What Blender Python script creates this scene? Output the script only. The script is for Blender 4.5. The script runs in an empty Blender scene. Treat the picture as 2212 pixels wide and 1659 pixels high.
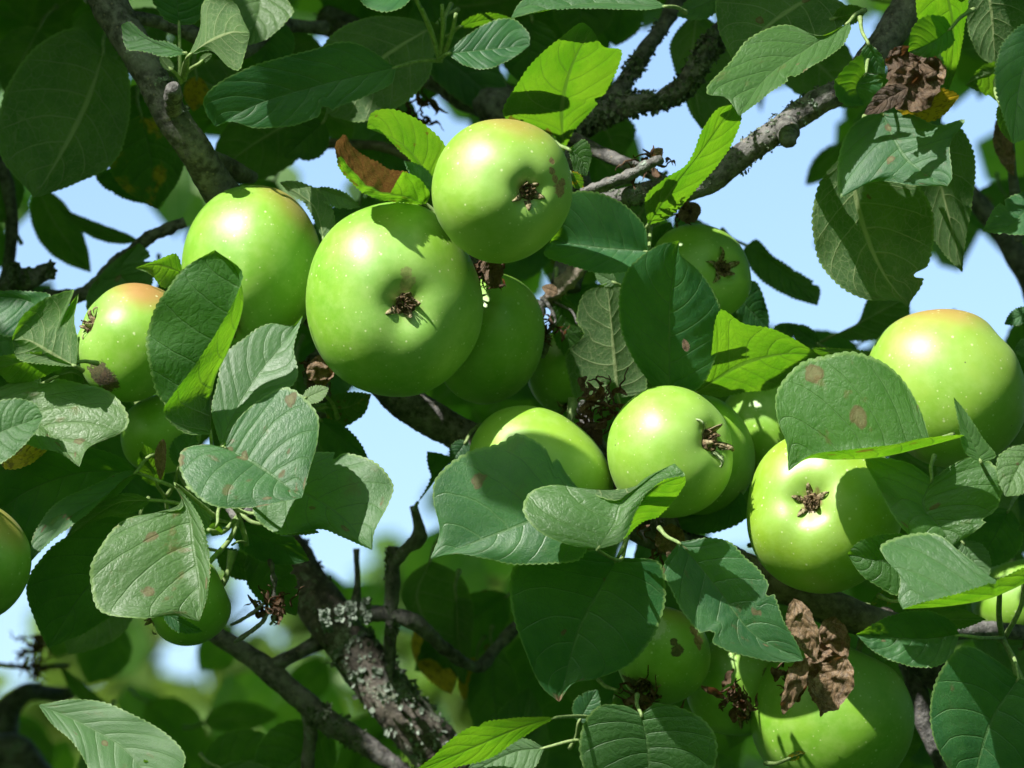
import bpy, math, random
import numpy as np
from mathutils import Vector, Matrix, noise as mnoise

rng = random.Random(7)
nrg = np.random.RandomState(11)
SC = bpy.context.scene
COL = SC.collection

# ------------------------------------------------------------------ camera
PITCH = math.radians(15)
CAMH = 1.70
D0 = 1.60                       # focus distance, metres
FW = 0.410                      # width of the view at the focus distance
W, H = 2212.0, 1659.0           # measuring units used for the layout
S = FW / W                      # metres per unit at the focus distance
cam_d = bpy.data.cameras.new('camera')
cam = bpy.data.objects.new('camera', cam_d)
COL.objects.link(cam)
cam.location = (0, 0, CAMH)
cam.rotation_euler = (math.pi / 2 + PITCH, 0, 0)
cam_d.sensor_width = 36
cam_d.lens = 36 * D0 / FW
cam_d.clip_start = 0.05
cam_d.clip_end = 3000
cam_d.dof.use_dof = True
cam_d.dof.focus_distance = D0 - 0.02
cam_d.dof.aperture_fstop = 13.0
SC.camera = cam
RX = np.array([1.0, 0, 0])
UP = np.array([0, -math.sin(PITCH), math.cos(PITCH)])
FWD = np.array([0, math.cos(PITCH), math.sin(PITCH)])
CL = np.array([0, 0, CAMH])

# ------------------------------------------------------------------ light
SUN = -0.50 * RX + 0.78 * UP - 0.42 * FWD      # direction towards the sun
SUN = SUN / np.linalg.norm(SUN)
sun_el = math.asin(SUN[2])
world = bpy.data.worlds.new('World')
SC.world = world
world.use_nodes = True
wn = world.node_tree
bg = wn.nodes['Background']
sky = wn.nodes.new('ShaderNodeTexSky')
sky.sky_type = 'NISHITA'
sky.sun_disc = False
sky.sun_elevation = sun_el
sky.sun_rotation = math.atan2(SUN[0], SUN[1])
sky.air_density = 1.25
sky.dust_density = 2.5
sky.ozone_density = 3.4
wn.links.new(sky.outputs[0], bg.inputs[0])
bg.inputs[1].default_value = 0.15
sd = bpy.data.lights.new('sun', 'SUN')
sd.energy = 4.9
sd.angle = math.radians(0.5)
sd.color = (1.0, 0.965, 0.91)
so = bpy.data.objects.new('sun', sd)
COL.objects.link(so)
so.location = (-2, -2, 6)
so.rotation_euler = Vector(-SUN).to_track_quat('-Z', 'Y').to_euler()
SC.view_settings.view_transform = 'Standard'
SC.view_settings.look = 'None'
SC.view_settings.exposure = 0.88
SC.view_settings.gamma = 1.0
SC.view_settings.use_curve_mapping = False
SC.cycles.max_bounces = 6
SC.cycles.diffuse_bounces = 3
SC.cycles.transmission_bounces = 4
SC.cycles.use_denoising = True

def P(x, y, d=0.0):
    """layout units (x right, y down) and depth behind the focus plane in metres -> world point(s)"""
    x = np.asarray(x, float); y = np.asarray(y, float); d = np.asarray(d, float)
    k = (D0 + d) / D0
    a = ((x - W / 2) * S * k)[..., None] * RX
    b = (-(y - H / 2) * S * k)[..., None] * UP
    return CL + a + b + (D0 + d)[..., None] * FWD

# ------------------------------------------------------------------ node helpers
class NT:
    def __init__(s, name):
        s.mat = bpy.data.materials.new(name)
        s.mat.use_nodes = True
        s.t = s.mat.node_tree
        s.t.nodes.clear()
        s.out = s.t.nodes.new('ShaderNodeOutputMaterial')
    def n(s, typ, **kw):
        nd = s.t.nodes.new(typ)
        for k, v in kw.items():
            setattr(nd, k, v)
        return nd
    def put(s, sock, v):
        if hasattr(v, 'is_output') or isinstance(v, bpy.types.NodeSocket):
            s.t.links.new(v, sock)
        elif isinstance(v, (int, float)):
            try: sock.default_value = v
            except TypeError: sock.default_value = (v, v, v)
        else:
            v = tuple(v)
            try: sock.default_value = v
            except Exception: sock.default_value = v + (1.0,)
    def m(s, op, a, b=0.0, c=None, clamp=False):
        nd = s.n('ShaderNodeMath', operation=op, use_clamp=clamp)
        s.put(nd.inputs[0], a); s.put(nd.inputs[1], b)
        if c is not None: s.put(nd.inputs[2], c)
        return nd.outputs[0]
    def v(s, op, a, b=(0, 0, 0), scale=None, out=0):
        nd = s.n('ShaderNodeVectorMath', operation=op)
        s.put(nd.inputs[0], a)
        if op not in ('NORMALIZE', 'LENGTH', 'SCALE'): s.put(nd.inputs[1], b)
        if scale is not None: s.put(nd.inputs['Scale'], scale)
        return nd.outputs['Value'] if op in ('LENGTH', 'DOT_PRODUCT', 'DISTANCE') else nd.outputs[0]
    def ss(s, x, lo, hi, a=0.0, b=1.0):
        nd = s.n('ShaderNodeMapRange', interpolation_type='SMOOTHSTEP')
        s.put(nd.inputs[0], x); s.put(nd.inputs[1], lo); s.put(nd.inputs[2], hi)
        s.put(nd.inputs[3], a); s.put(nd.inputs[4], b)
        return nd.outputs[0]
    def mix(s, f, a, b, mode='MIX'):
        nd = s.n('ShaderNodeMix', data_type='RGBA', blend_type=mode)
        s.put(nd.inputs[0], f)
        for sock, val in ((nd.inputs[6], a), (nd.inputs[7], b)):
            if isinstance(val, (tuple, list)) and len(val) == 3: val = tuple(val) + (1.0,)
            s.put(sock, val)
        return nd.outputs[2]
    def noise(s, vec, scale, detail=3.0, rough=0.5, dist=0.0, out='Fac'):
        nd = s.n('ShaderNodeTexNoise')
        if vec is not None: s.put(nd.inputs['Vector'], vec)
        s.put(nd.inputs['Scale'], scale); s.put(nd.inputs['Detail'], detail)
        s.put(nd.inputs['Roughness'], rough); s.put(nd.inputs['Distortion'], dist)
        return nd.outputs[out]
    def vor(s, vec, scale, feature='F1', out='Distance', rnd=1.0):
        nd = s.n('ShaderNodeTexVoronoi', feature=feature)
        s.put(nd.inputs['Vector'], vec); s.put(nd.inputs['Scale'], scale)
        s.put(nd.inputs['Randomness'], rnd)
        return nd.outputs[out]
    def bump(s, h, strength, dist, normal=None):
        nd = s.n('ShaderNodeBump')
        s.put(nd.inputs['Height'], h); s.put(nd.inputs['Strength'], strength); s.put(nd.inputs['Distance'], dist)
        if normal is not None: s.put(nd.inputs['Normal'], normal)
        return nd.outputs[0]
    def bsdf(s, color, rough=0.5, spec=0.5, normal=None, **kw):
        nd = s.n('ShaderNodeBsdfPrincipled')
        s.put(nd.inputs['Base Color'], color); s.put(nd.inputs['Roughness'], rough)
        s.put(nd.inputs['Specular IOR Level'], spec)
        if normal is not None: s.put(nd.inputs['Normal'], normal)
        for k, v in kw.items():
            s.put(nd.inputs[k.replace('_', ' ')], v)
        return nd.outputs[0]
    def done(s, surf):
        s.t.links.new(surf, s.out.inputs['Surface'])
        return s.mat

# ------------------------------------------------------------------ materials
def make_leaf_mat():
    t = NT('apple_leaf')
    uv = t.n('ShaderNodeUVMap', uv_map='UVMap').outputs[0]
    sep = t.n('ShaderNodeSeparateXYZ'); t.put(sep.inputs[0], uv)
    s_ = t.m('MULTIPLY_ADD', sep.outputs[0], 2.0, -1.0)
    u = sep.outputs[1]
    a = t.m('ABSOLUTE', s_)
    oi = t.n('ShaderNodeObjectInfo')
    R = oi.outputs['Random']
    oc = t.n('ShaderNodeSeparateColor'); t.put(oc.inputs[0], oi.outputs['Color'])
    spots_amt, yellow_amt, pale_amt = oc.outputs[0], oc.outputs[1], oc.outputs[2]
    dead = t.n('ShaderNodeAttribute', attribute_name='dead').outputs['Fac']
    comb = t.n('ShaderNodeCombineXYZ')
    t.put(comb.inputs[0], t.m('MULTIPLY', s_, 0.38)); t.put(comb.inputs[1], u)
    t.put(comb.inputs[2], t.m('MULTIPLY', R, 37.0))
    pc = comb.outputs[0]
    n1 = t.noise(pc, 3.2, 3, 0.55)
    n2 = t.noise(pc, 14, 4, 0.6)
    n3 = t.noise(pc, 60, 3, 0.6)
    # side veins
    side = t.m('GREATER_THAN', s_, 0.0)
    tt = t.m('SUBTRACT', u, t.m('MULTIPLY', t.m('POWER', a, 1.25), 0.24))
    tt = t.m('MULTIPLY_ADD', tt, 6.6, t.m('MULTIPLY', side, 0.42))
    tt = t.m('ADD', tt, t.m('MULTIPLY', t.m('SUBTRACT', n1, 0.5), 0.35))
    pp = t.m('PINGPONG', tt, 0.5)
    wlat = t.m('MULTIPLY_ADD', a, -0.035, 0.068)
    lat = t.ss(pp, 0.0, wlat, 1.0, 0.0)
    latb = t.ss(pp, 0.0, 0.30, 1.0, 0.0)
    bfg = t.n('ShaderNodeNewGeometry').outputs['Backfacing']
    wm = t.m('MULTIPLY', t.m('MULTIPLY_ADD', u, -0.034, 0.048), t.m('MULTIPLY_ADD', bfg, 0.8, 1.0))
    mid = t.ss(a, t.m('MULTIPLY', wm, 0.45), wm, 1.0, 0.0)
    midb = t.ss(a, 0.0, 0.16, 1.0, 0.0)
    pcd = t.v('ADD', pc, t.v('SCALE', t.v('SUBTRACT', t.noise(pc, 9, 2, 0.5, out='Color'), (0.5, 0.5, 0.5)), scale=0.05))
    rd = t.vor(pcd, 19, 'DISTANCE_TO_EDGE')
    ret = t.ss(rd, 0.0, 0.055, 1.0, 0.0)
    rd2 = t.vor(pcd, 62, 'DISTANCE_TO_EDGE')
    ret2 = t.ss(rd2, 0.0, 0.12, 1.0, 0.0)
    vein = t.m('MAXIMUM', mid, t.m('MULTIPLY', lat, t.ss(a, 0.82, 1.0, 0.85, 0.1)))
    vall = t.m('MAXIMUM', vein, t.m('MULTIPLY', ret, 0.55))
    vall = t.m('MAXIMUM', vall, t.m('MULTIPLY', ret2, 0.15))
    # upper side colour
    topc = t.mix(t.ss(n1, 0.3, 0.7), (0.014, 0.090, 0.030), (0.034, 0.138, 0.042))
    topc = t.mix(t.ss(R, 0.45, 1.0, 0.0, 0.8), topc, (0.055, 0.130, 0.022))
    topc = t.mix(t.ss(n3, 0.45, 0.75, 0.0, 0.25), topc, (0.07, 0.17, 0.06))
    topc = t.mix(t.m('MULTIPLY', vall, 0.50), topc, (0.13, 0.25, 0.08))
    # under side colour
    und = t.mix(t.ss(n1, 0.3, 0.7), (0.045, 0.105, 0.036), (0.080, 0.150, 0.055))
    und = t.mix(t.ss(n3, 0.4, 0.7, 0.0, 0.4), und, (0.13, 0.20, 0.10))
    und = t.mix(t.m('MULTIPLY', vall, 0.85), und, (0.34, 0.42, 0.19))
    topc = t.mix(pale_amt, topc, (0.15, 0.25, 0.09))
    bf = t.n('ShaderNodeNewGeometry').outputs['Backfacing']
    col = t.mix(bf, topc, und)
    # pale hairy rim
    rim = t.ss(t.m('ADD', a, t.m('MULTIPLY', n3, 0.02)), 0.965, 0.995)
    col = t.mix(t.m('MULTIPLY', rim, 0.55), col, (0.26, 0.40, 0.12))
    # spots
    sp = t.n('ShaderNodeTexVoronoi', feature='F1')
    spv = t.v('ADD', pc, t.v('SCALE', t.v('SUBTRACT', t.noise(pc, 22, 2, 0.5, out='Color'), (0.5, 0.5, 0.5)), scale=0.045))
    t.put(sp.inputs['Vector'], spv); t.put(sp.inputs['Scale'], 7.0)
    sc = t.n('ShaderNodeSeparateColor'); t.put(sc.inputs[0], sp.outputs['Color'])
    rad = t.m('MULTIPLY_ADD', sc.outputs[0], 0.30, 0.07)
    on = t.m('LESS_THAN', sc.outputs[1], t.m('MULTIPLY', spots_amt, 1.5))
    spm = t.m('MULTIPLY', t.ss(sp.outputs['Distance'], t.m('MULTIPLY', rad, 0.75), rad, 1.0, 0.0), on)
    ring = t.m('MULTIPLY', t.ss(sp.outputs['Distance'], t.m('MULTIPLY', rad, 0.25), t.m('MULTIPLY', rad, 0.85)), 1.0)
    spc = t.mix(ring, (0.24, 0.21, 0.10), (0.16, 0.10, 0.045))
    col = t.mix(t.m('MULTIPLY', spm, 0.72), col, spc)
    # blotchy red-brown marks
    bl = t.m('MULTIPLY', t.ss(t.noise(pc, 6.5, 4, 0.65), 0.60, 0.70), t.m('MULTIPLY', spots_amt, 0.8), clamp=True)
    col = t.mix(bl, col, (0.20, 0.10, 0.04))
    # yellowing
    ym = t.m('MULTIPLY', t.ss(n1, t.m('MULTIPLY_ADD', yellow_amt, -0.55, 0.72), t.m('MULTIPLY_ADD', yellow_amt, -0.55, 0.85)), t.m('MINIMUM', t.m('MULTIPLY', yellow_amt, 3.0), 1.0))
    yc = t.mix(t.ss(n2, 0.52, 0.60), (0.50, 0.36, 0.02), (0.10, 0.06, 0.02))
    col = t.mix(ym, col, yc)
    # dead tissue
    dm = t.ss(t.m('ADD', dead, t.m('MULTIPLY', t.m('SUBTRACT', n2, 0.5), 0.5)), 0.42, 0.58)
    dc = t.mix(t.ss(n2, 0.35, 0.65), (0.055, 0.028, 0.014), (0.25, 0.145, 0.070))
    dc = t.mix(t.ss(n3, 0.40, 0.66, 0.0, 0.8), dc, (0.33, 0.24, 0.15))
    dc = t.mix(t.ss(R, 0.5, 1.0, 0.0, 0.8), dc, (0.035, 0.018, 0.010))
    col = t.mix(dm, col, dc)
    # relief
    sgn = t.m('MULTIPLY_ADD', bf, -2.0, 1.0)
    h = t.m('MULTIPLY_ADD', latb, -0.55, t.m('MULTIPLY', midb, -0.8))
    h = t.m('ADD', h, t.m('MULTIPLY', t.ss(rd, 0.0, 0.28), t.m('MULTIPLY_ADD', R, 0.20, 0.04)))
    h = t.m('ADD', h, t.m('MULTIPLY', t.ss(rd2, 0.0, 0.25), 0.09))
    h = t.m('ADD', h, t.m('MULTIPLY', n3, 0.18))
    h = t.m('SUBTRACT', h, t.m('MULTIPLY', vein, 0.5))
    bm = t.bump(h, t.m('MULTIPLY_ADD', R, 0.30, 0.35), 0.0008)
    rough = t.m('MULTIPLY_ADD', n2, 0.20, t.m('MULTIPLY_ADD', bf, 0.12, t.m('MULTIPLY_ADD', t.m('FRACT', t.m('MULTIPLY', R, 7.3)), 0.14, 0.32)))
    rough = t.m('ADD', rough, t.m('MULTIPLY', t.m('MAXIMUM', dm, spm), 0.2))
    spec = t.m('MULTIPLY_ADD', bf, -0.35, 0.60)
    pb = t.bsdf(col, rough, spec, bm)
    tr = t.n('ShaderNodeBsdfTranslucent')
    tc = t.mix(t.ss(n1, 0.3, 0.7), (0.17, 0.50, 0.010), (0.30, 0.66, 0.018))
    tc = t.mix(t.m('MULTIPLY', vall, 0.75), tc, (0.10, 0.24, 0.02))
    tc = t.mix(t.m('MAXIMUM', t.m('MULTIPLY', spm, 0.8), bl), tc, (0.22, 0.12, 0.02))
    tc = t.mix(ym, tc, (0.75, 0.50, 0.03))
    tc = t.mix(dm, tc, (0.22, 0.09, 0.03))
    t.put(tr.inputs['Color'], tc); t.put(tr.inputs['Normal'], bm)
    mx = t.n('ShaderNodeMixShader')
    t.put(mx.inputs[0], t.m('MULTIPLY_ADD', dm, -0.12, 0.40))
    t.put(mx.inputs[1], pb); t.put(mx.inputs[2], tr.outputs[0])
    return t.done(mx.outputs[0])

def make_bark_mat(name, dark, light, lich, amount):
    t = NT(name)
    p = t.n('ShaderNodeTexCoord').outputs['Object']
    n1 = t.noise(p, 60, 4, 0.6); n2 = t.noise(p, 260, 5, 0.65); n3 = t.noise(p, 900, 3, 0.6)
    mp = t.n('ShaderNodeMapping'); t.put(mp.inputs[0], p); mp.inputs['Scale'].default_value = (1, 1, 1)
    col = t.mix(t.ss(n2, 0.34, 0.66), dark, light)
    col = t.mix(t.ss(n1, 0.45, 0.7, 0.0, 0.6), col, tuple(c * 1.5 for c in light))
    lm = t.m('MULTIPLY', t.ss(t.m('ADD', n1, t.m('MULTIPLY', n2, 0.35)), 0.80 - amount, 0.88 - amount), t.ss(n3, 0.35, 0.6))
    col = t.mix(lm, col, lich)
    len_ = t.vor(p, 330, 'F1')
    col = t.mix(t.ss(len_, 0.10, 0.22, 0.45, 0.0), col, (0.30, 0.24, 0.17))
    h = t.m('ADD', t.m('MULTIPLY', n2, 0.9), t.m('ADD', t.m('MULTIPLY', n3, 0.35), t.m('MULTIPLY', lm, 0.5)))
    bm = t.bump(h, 0.9, 0.0016)
    return t.done(t.bsdf(col, t.m('MULTIPLY_ADD', lm, 0.2, 0.62), 0.35, bm))

def simple_mat(name, c1, c2, scale=300, rough=0.6, spec=0.3, bump=0.0006, transl=None):
    t = NT(name)
    p = t.n('ShaderNodeTexCoord').outputs['Object']
    n1 = t.noise(p, scale, 4, 0.6)
    col = t.mix(t.ss(n1, 0.35, 0.65), c1, c2)
    b = t.bsdf(col, rough, spec, t.bump(n1, 0.6, bump))
    if transl:
        tr = t.n('ShaderNodeBsdfTranslucent'); t.put(tr.inputs[0], tuple(transl) + (1,))
        mx = t.n('ShaderNodeMixShader'); t.put(mx.inputs[0], 0.35)
        t.put(mx.inputs[1], b); t.put(mx.inputs[2], tr.outputs[0])
        return t.done(mx.outputs[0])
    return t.done(b)

LEAF = make_leaf_mat()
BARK = make_bark_mat('grey_bark', (0.036, 0.034, 0.033), (0.165, 0.158, 0.150), (0.30, 0.35, 0.30), 0.0)
BARKL = make_bark_mat('lichened_bark', (0.030, 0.025, 0.021), (0.13, 0.112, 0.092), (0.30, 0.34, 0.26), 0.12)
BARKS = make_bark_mat('smooth_bark', (0.085, 0.065, 0.050), (0.22, 0.18, 0.145), (0.3, 0.33, 0.28), -0.08)
STALK = simple_mat('leaf_stalk', (0.16, 0.24, 0.08), (0.26, 0.34, 0.14), 500, 0.5)
LICH = simple_mat('grey_lichen', (0.11, 0.14, 0.11), (0.27, 0.32, 0.26), 700, 0.85, 0.1)
LICHD = simple_mat('dark_lichen', (0.06, 0.075, 0.05), (0.17, 0.20, 0.14), 700, 0.85, 0.1)
WITHER = simple_mat('withered_tissue', (0.030, 0.018, 0.012), (0.17, 0.105, 0.065), 500, 0.75, 0.2, 0.0006, (0.2, 0.08, 0.03))
CALYX = simple_mat('dry_calyx', (0.045, 0.028, 0.016), (0.22, 0.155, 0.085), 700, 0.8, 0.2)
SEPAL = simple_mat('dry_sepal', (0.12, 0.085, 0.045), (0.34, 0.29, 0.17), 900, 0.75, 0.2)
SEPALG = simple_mat('green_sepal', (0.20, 0.26, 0.12), (0.36, 0.42, 0.25), 900, 0.75, 0.2)

# ------------------------------------------------------------------ mesh helpers
def link(name, verts, faces, mat, parent=None, origin=None, smooth=True, uvs=None, attr=None):
    """one mesh object; verts in world space, origin = object location in world space"""
    verts = np.asarray(verts, float)
    if origin is None: origin = verts.mean(0)
    origin = np.asarray(origin, float)
    me = bpy.data.meshes.new(name)
    me.from_pydata((verts - origin).tolist(), [], faces)
    if uvs is not None:
        l = me.uv_layers.new(name='UVMap')
        idx = np.empty(len(me.loops), int); me.loops.foreach_get('vertex_index', idx)
        l.data.foreach_set('uv', np.asarray(uvs, float)[idx].ravel())
    if attr is not None:
        at = me.attributes.new('dead', 'FLOAT', 'POINT')
        at.data.foreach_set('value', np.asarray(attr, float))
    if smooth: me.polygons.foreach_set('use_smooth', [True] * len(me.polygons))
    me.materials.append(mat)
    o = bpy.data.objects.new(name, me)
    COL.objects.link(o)
    if parent is not None:
        o.parent = parent
        pw = Vector(parent['w']) if 'w' in parent else Vector(parent.location)
        o.location = Vector(origin) - pw
    else:
        o.location = Vector(origin)
    WPOS[o.name] = Vector(origin)
    return o
WPOS = {}
def link2(name, verts, faces, mat, parent, origin=None, **kw):
    """same, parent may itself be a child: uses recorded world positions"""
    verts = np.asarray(verts, float)
    o = link(name, verts, faces, mat, None, origin, **kw)
    if parent is not None:
        w = WPOS[o.name]
        o.parent = parent
        o.location = w - WPOS[parent.name]
    return o

def empty(name, loc):
    o = bpy.data.objects.new(name, None)
    COL.objects.link(o); o.location = Vector(loc)
    o.empty_display_size = 0.05
    WPOS[o.name] = Vector(loc)
    return o

def tag(o, label=None, cat=None, group=None, kind=None):
    if label: o['label'] = label
    if cat: o['category'] = cat
    if group: o['group'] = group
    if kind: o['kind'] = kind
    return o

def crom(pts, n=None, ts=None):
    """Catmull-Rom through pts (k,dim), sampled at n points by chord length"""
    p = np.asarray(pts, float)
    seg = np.linalg.norm(np.diff(p[:, :2], axis=0), axis=1) + 1e-6
    c = np.concatenate([[0], np.cumsum(seg)]); c /= c[-1]
    if ts is None: ts = np.linspace(0, 1, n)
    if len(p) == 2:
        return p[0] + (p[1] - p[0]) * ts[:, None]
    q = np.vstack([2 * p[0] - p[1], p, 2 * p[-1] - p[-2]])
    out = np.empty((len(ts), p.shape[1]))
    for i, t in enumerate(ts):
        k = min(max(np.searchsorted(c, t, side='right') - 1, 0), len(p) - 2)
        f = (t - c[k]) / max(c[k + 1] - c[k], 1e-9)
        p0, p1, p2, p3 = q[k], q[k + 1], q[k + 2], q[k + 3]
        # non-uniform tangents
        d1 = c[k + 1] - c[k]
        dp = (c[k] - c[k - 1]) if k > 0 else d1
        dn = (c[k + 2] - c[k + 1]) if k < len(p) - 2 else d1
        m1 = (p2 - p0) / (dp + d1) * d1
        m2 = (p3 - p1) / (d1 + dn) * d1
        f2, f3 = f * f, f ** 3
        out[i] = (2 * f3 - 3 * f2 + 1) * p1 + (f3 - 2 * f2 + f) * m1 + (-2 * f3 + 3 * f2) * p2 + (f3 - f2) * m2
    return out

def tube(path, radii, sides=10, rough=0.0, rscale=60.0, cap=True, ridge=0.0):
    """path (n,3) world, radii (n,) -> verts, faces"""
    path = np.asarray(path, float); n = len(path)
    tan = np.gradient(path, axis=0)
    tan /= np.linalg.norm(tan, axis=1)[:, None] + 1e-12
    ref = np.array([0.13, 0.97, 0.2]); 
    vs = []
    a = np.cross(tan[0], ref); a /= np.linalg.norm(a)
    for i in range(n):
        a = a - tan[i] * np.dot(a, tan[i]); a /= np.linalg.norm(a) + 1e-12
        b = np.cross(tan[i], a)
        for k in range(sides):
            th = 2 * math.pi * k / sides
            dr = a * math.cos(th) + b * math.sin(th)
            r = radii[i]
            if rough:
                q = Vector(path[i] + dr * r) * rscale
                r *= 1 + rough * (mnoise.noise(q) * 1.2 + 0.5 * mnoise.noise(q * 2.7) + 0.3 * mnoise.noise(q * 6.1))
                if ridge: r *= 1 + ridge * mnoise.noise(Vector((i * 0.9, 0.1, path[0][0] * 50)))
            vs.append(path[i] + dr * r)
    fs = []
    for i in range(n - 1):
        for k in range(sides):
            k2 = (k + 1) % sides
            fs.append((i * sides + k, i * sides + k2, (i + 1) * sides + k2, (i + 1) * sides + k))
    if cap:
        fs.append(tuple(range(sides))[::-1]); fs.append(tuple((n - 1) * sides + k for k in range(sides)))
    return vs, fs

class MB:
    def __init__(s): s.v = []; s.f = []
    def add(s, v, f):
        o = len(s.v); s.v.extend([tuple(q) for q in v]); s.f.extend([tuple(i + o for i in g) for g in f])

# ------------------------------------------------------------------ setting: ground
gm = NT('meadow_grass')
gp = gm.n('ShaderNodeTexCoord').outputs['Object']
gc = gm.mix(gm.ss(gm.noise(gp, 0.6, 5), 0.4, 0.6), (0.025, 0.05, 0.012), (0.05, 0.08, 0.025))
GRASS = gm.done(gm.bsdf(gc, 0.9, 0.1, gm.bump(gm.noise(gp, 30, 4), 0.8, 0.03)))
gv = [(-900, -900, 0), (900, -900, 0), (900, 900, 0), (-900, 900, 0)]
tag(link('ground', gv, [(0, 1, 2, 3)], GRASS, None, (0, 0, 0)), kind='structure')

# ------------------------------------------------------------------ the tree
TREE = empty('apple_tree', (1.15, 2.35, 0))
tag(TREE, 'old apple tree with grey lichened limbs and toothed leaves filling the whole view', 'tree')

def pts3(pts):
    return [np.array(q) for q in pts]

def branch(pts, name='branch', mat=None, rough=0.16, sides=16, step=8.0, parent=None, rs=70, ridge=0.0):
    """pts: (x, y, depth, radius in layout units)"""
    p = np.array(pts, float)
    L = np.linalg.norm(np.diff(p[:, :2], axis=0), axis=1).sum() + abs(np.diff(p[:, 2])).sum() / S
    n = max(6, int(L / step))
    c = crom(p, n)
    w = P(c[:, 0], c[:, 1], c[:, 2])
    r = c[:, 3] * S * (D0 + c[:, 2]) / D0
    v, f = tube(w, r, sides, rough, rs, ridge=ridge)
    o = link2(name, v, f, mat or BARK, parent or TREE, w[0])
    o['_'] = 1; del o['_']
    return o, w, r

PROF_U = np.array([0.0, .06, .16, .30, .46, .62, .76, .88, .95, 1.0])
PROF_W = np.array([0.0, .40, .74, .96, 1.0, .90, .68, .38, .17, 0.0])

N_LEAF = [0]
def leaf(M, L, R, d=0.0, g=(0, 0), side='T', fold=None, bulge=0.05, wave=0.03, curl=0.0, quilt=1.0,
         col=(0.0, 0.0, 0.0), dead=None, stalk=None, teeth=None, tooth=2.6, nv=7, name='leaf', crump=0.0,
         label=None, mat=None, hero=True, seed=None):
    N_LEAF[0] += 1
    sd = seed if seed is not None else N_LEAF[0]
    r_ = random.Random(sd * 7 + 1)
    def z3(q): return (q[0], q[1], q[2] if len(q) > 2 else 0.0)
    M = [z3(q) for q in M]
    L = [M[0]] + [z3(q) for q in L] + [M[-1]]
    R = [M[0]] + [z3(q) for q in R] + [M[-1]]
    ln = np.linalg.norm(np.diff(np.array(M)[:, :2], axis=0), axis=1).sum()
    if teeth is None: teeth = int(max(14, min(34, ln / 8.0)))
    if not hero: teeth = 14
    per = 3 if hero else 2
    nu = teeth * per
    ts = np.linspace(0, 1, nu + 1)
    m = crom(M, ts=ts); l = crom(L, ts=ts); r = crom(R, ts=ts)
    width = max(np.abs(l - m).max(), np.abs(r - m).max(), 10)
    sgn = 1.0 if side == 'U' else -1.0
    if fold is None: fold = (0.14 * width * sgn, 0.14 * width * sgn)
    cx, cy = m[:, 0].mean(), m[:, 1].mean()
    js = np.linspace(-1, 1, 2 * nv + 1)
    js = np.sign(js) * np.abs(js) ** 0.85
    if hero and dead is None and tooth > 2.4 and sd % 3 == 0:      # places eaten out of the edge
        for q_ in range(r_.randint(1, 2)):
            u0 = r_.uniform(.25, .9); wd_ = r_.uniform(.012, .03); dp = r_.uniform(.10, .26)
            k_ = (1 - dp * np.exp(-((ts - u0) / wd_) ** 4))[:, None]
            if r_.random() < .5: l = m + (l - m) * k_
            else: r = m + (r - m) * k_
    V = np.zeros((nu + 1, len(js), 3)); UVs = np.zeros((nu + 1, len(js), 2)); DD = np.zeros((nu + 1, len(js)))
    ph = r_.random() * 6; fq = 2.0 + r_.random() * 1.5
    pat = np.array([0.0, 0.75, 1.0]) if per == 3 else np.array([0.0, 1.0])
    env = np.sin(np.pi * ts) ** 0.35
    for j, v in enumerate(js):
        e = l if v < 0 else r
        a = abs(v)
        q = m + (e - m) * a
        dr = e - m; dn = np.linalg.norm(dr[:, :2], axis=1)[:, None] + 1e-6
        tt = pat[np.arange(nu + 1) % per] * tooth * env * (1 + 0.3 * np.sin(ts * 37 + ph))
        q = q + dr / dn * (tt * a ** 10)[:, None] * (dn > 1)
        z = q[:, 2].copy()
        z += g[0] * (q[:, 0] - cx) + g[1] * (q[:, 1] - cy)
        z += (fold[0] if v < 0 else fold[1]) * a ** 1.4 * np.sin(np.pi * np.clip(ts, 0.02, 0.98)) ** 0.6
        z += sgn * bulge * width * np.sin(np.pi * a) * np.sin(np.pi * ts)
        z += wave * width * np.sin(2 * np.pi * fq * ts + ph + (1.7 if v > 0 else 0)) * a ** 2
        z += curl * ts ** 3
        latv = np.sin(np.pi * ((ts - 0.24 * a ** 1.25) * 6.6 + (0.42 if v > 0 else 0))) ** 2
        z += sgn * quilt * -0.8 * (latv - 0.5) * np.sin(np.pi * min(a, 0.98)) ** 0.7 * np.sin(np.pi * ts)
        V[:, j, 0] = q[:, 0]; V[:, j, 1] = q[:, 1]; V[:, j, 2] = z
        UVs[:, j, 0] = v * 0.5 + 0.5; UVs[:, j, 1] = ts
        if dead is not None:
            DD[:, j] = [dead(t_, v) for t_ in ts] if callable(dead) else dead
    if crump:
        for i in range(nu + 1):
            for j in range(len(js)):
                x, y = V[i, j, 0], V[i, j, 1]
                q = Vector((x * 0.022, y * 0.022, sd * 3.1))
                nz = mnoise.noise_vector(q) + mnoise.noise_vector(q * 2.3) * 0.55 + mnoise.noise_vector(q * 5.1) * 0.25
                V[i, j, 0] += crump * 0.6 * nz[0]; V[i, j, 1] += crump * 0.6 * nz[1]; V[i, j, 2] += crump * 1.5 * nz[2]
    w = P(V[..., 0], V[..., 1], d + V[..., 2] * S)
    nj = len(js)
    poly = [M[0]] + L[1:-1] + [M[-1]] + M[1:-1][::-1]
    A = sum(poly[i][0] * poly[(i + 1) % len(poly)][1] - poly[(i + 1) % len(poly)][0] * poly[i][1] for i in range(len(poly)))
    flip = (A > 0) == (side == 'T')
    F = []
    for i in range(nu):
        for j in range(nj - 1):
            q = (i * nj + j, (i + 1) * nj + j, (i + 1) * nj + j + 1, i * nj + j + 1)
            F.append(q[::-1] if flip else q)
    base = w[0, nj // 2]
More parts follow.
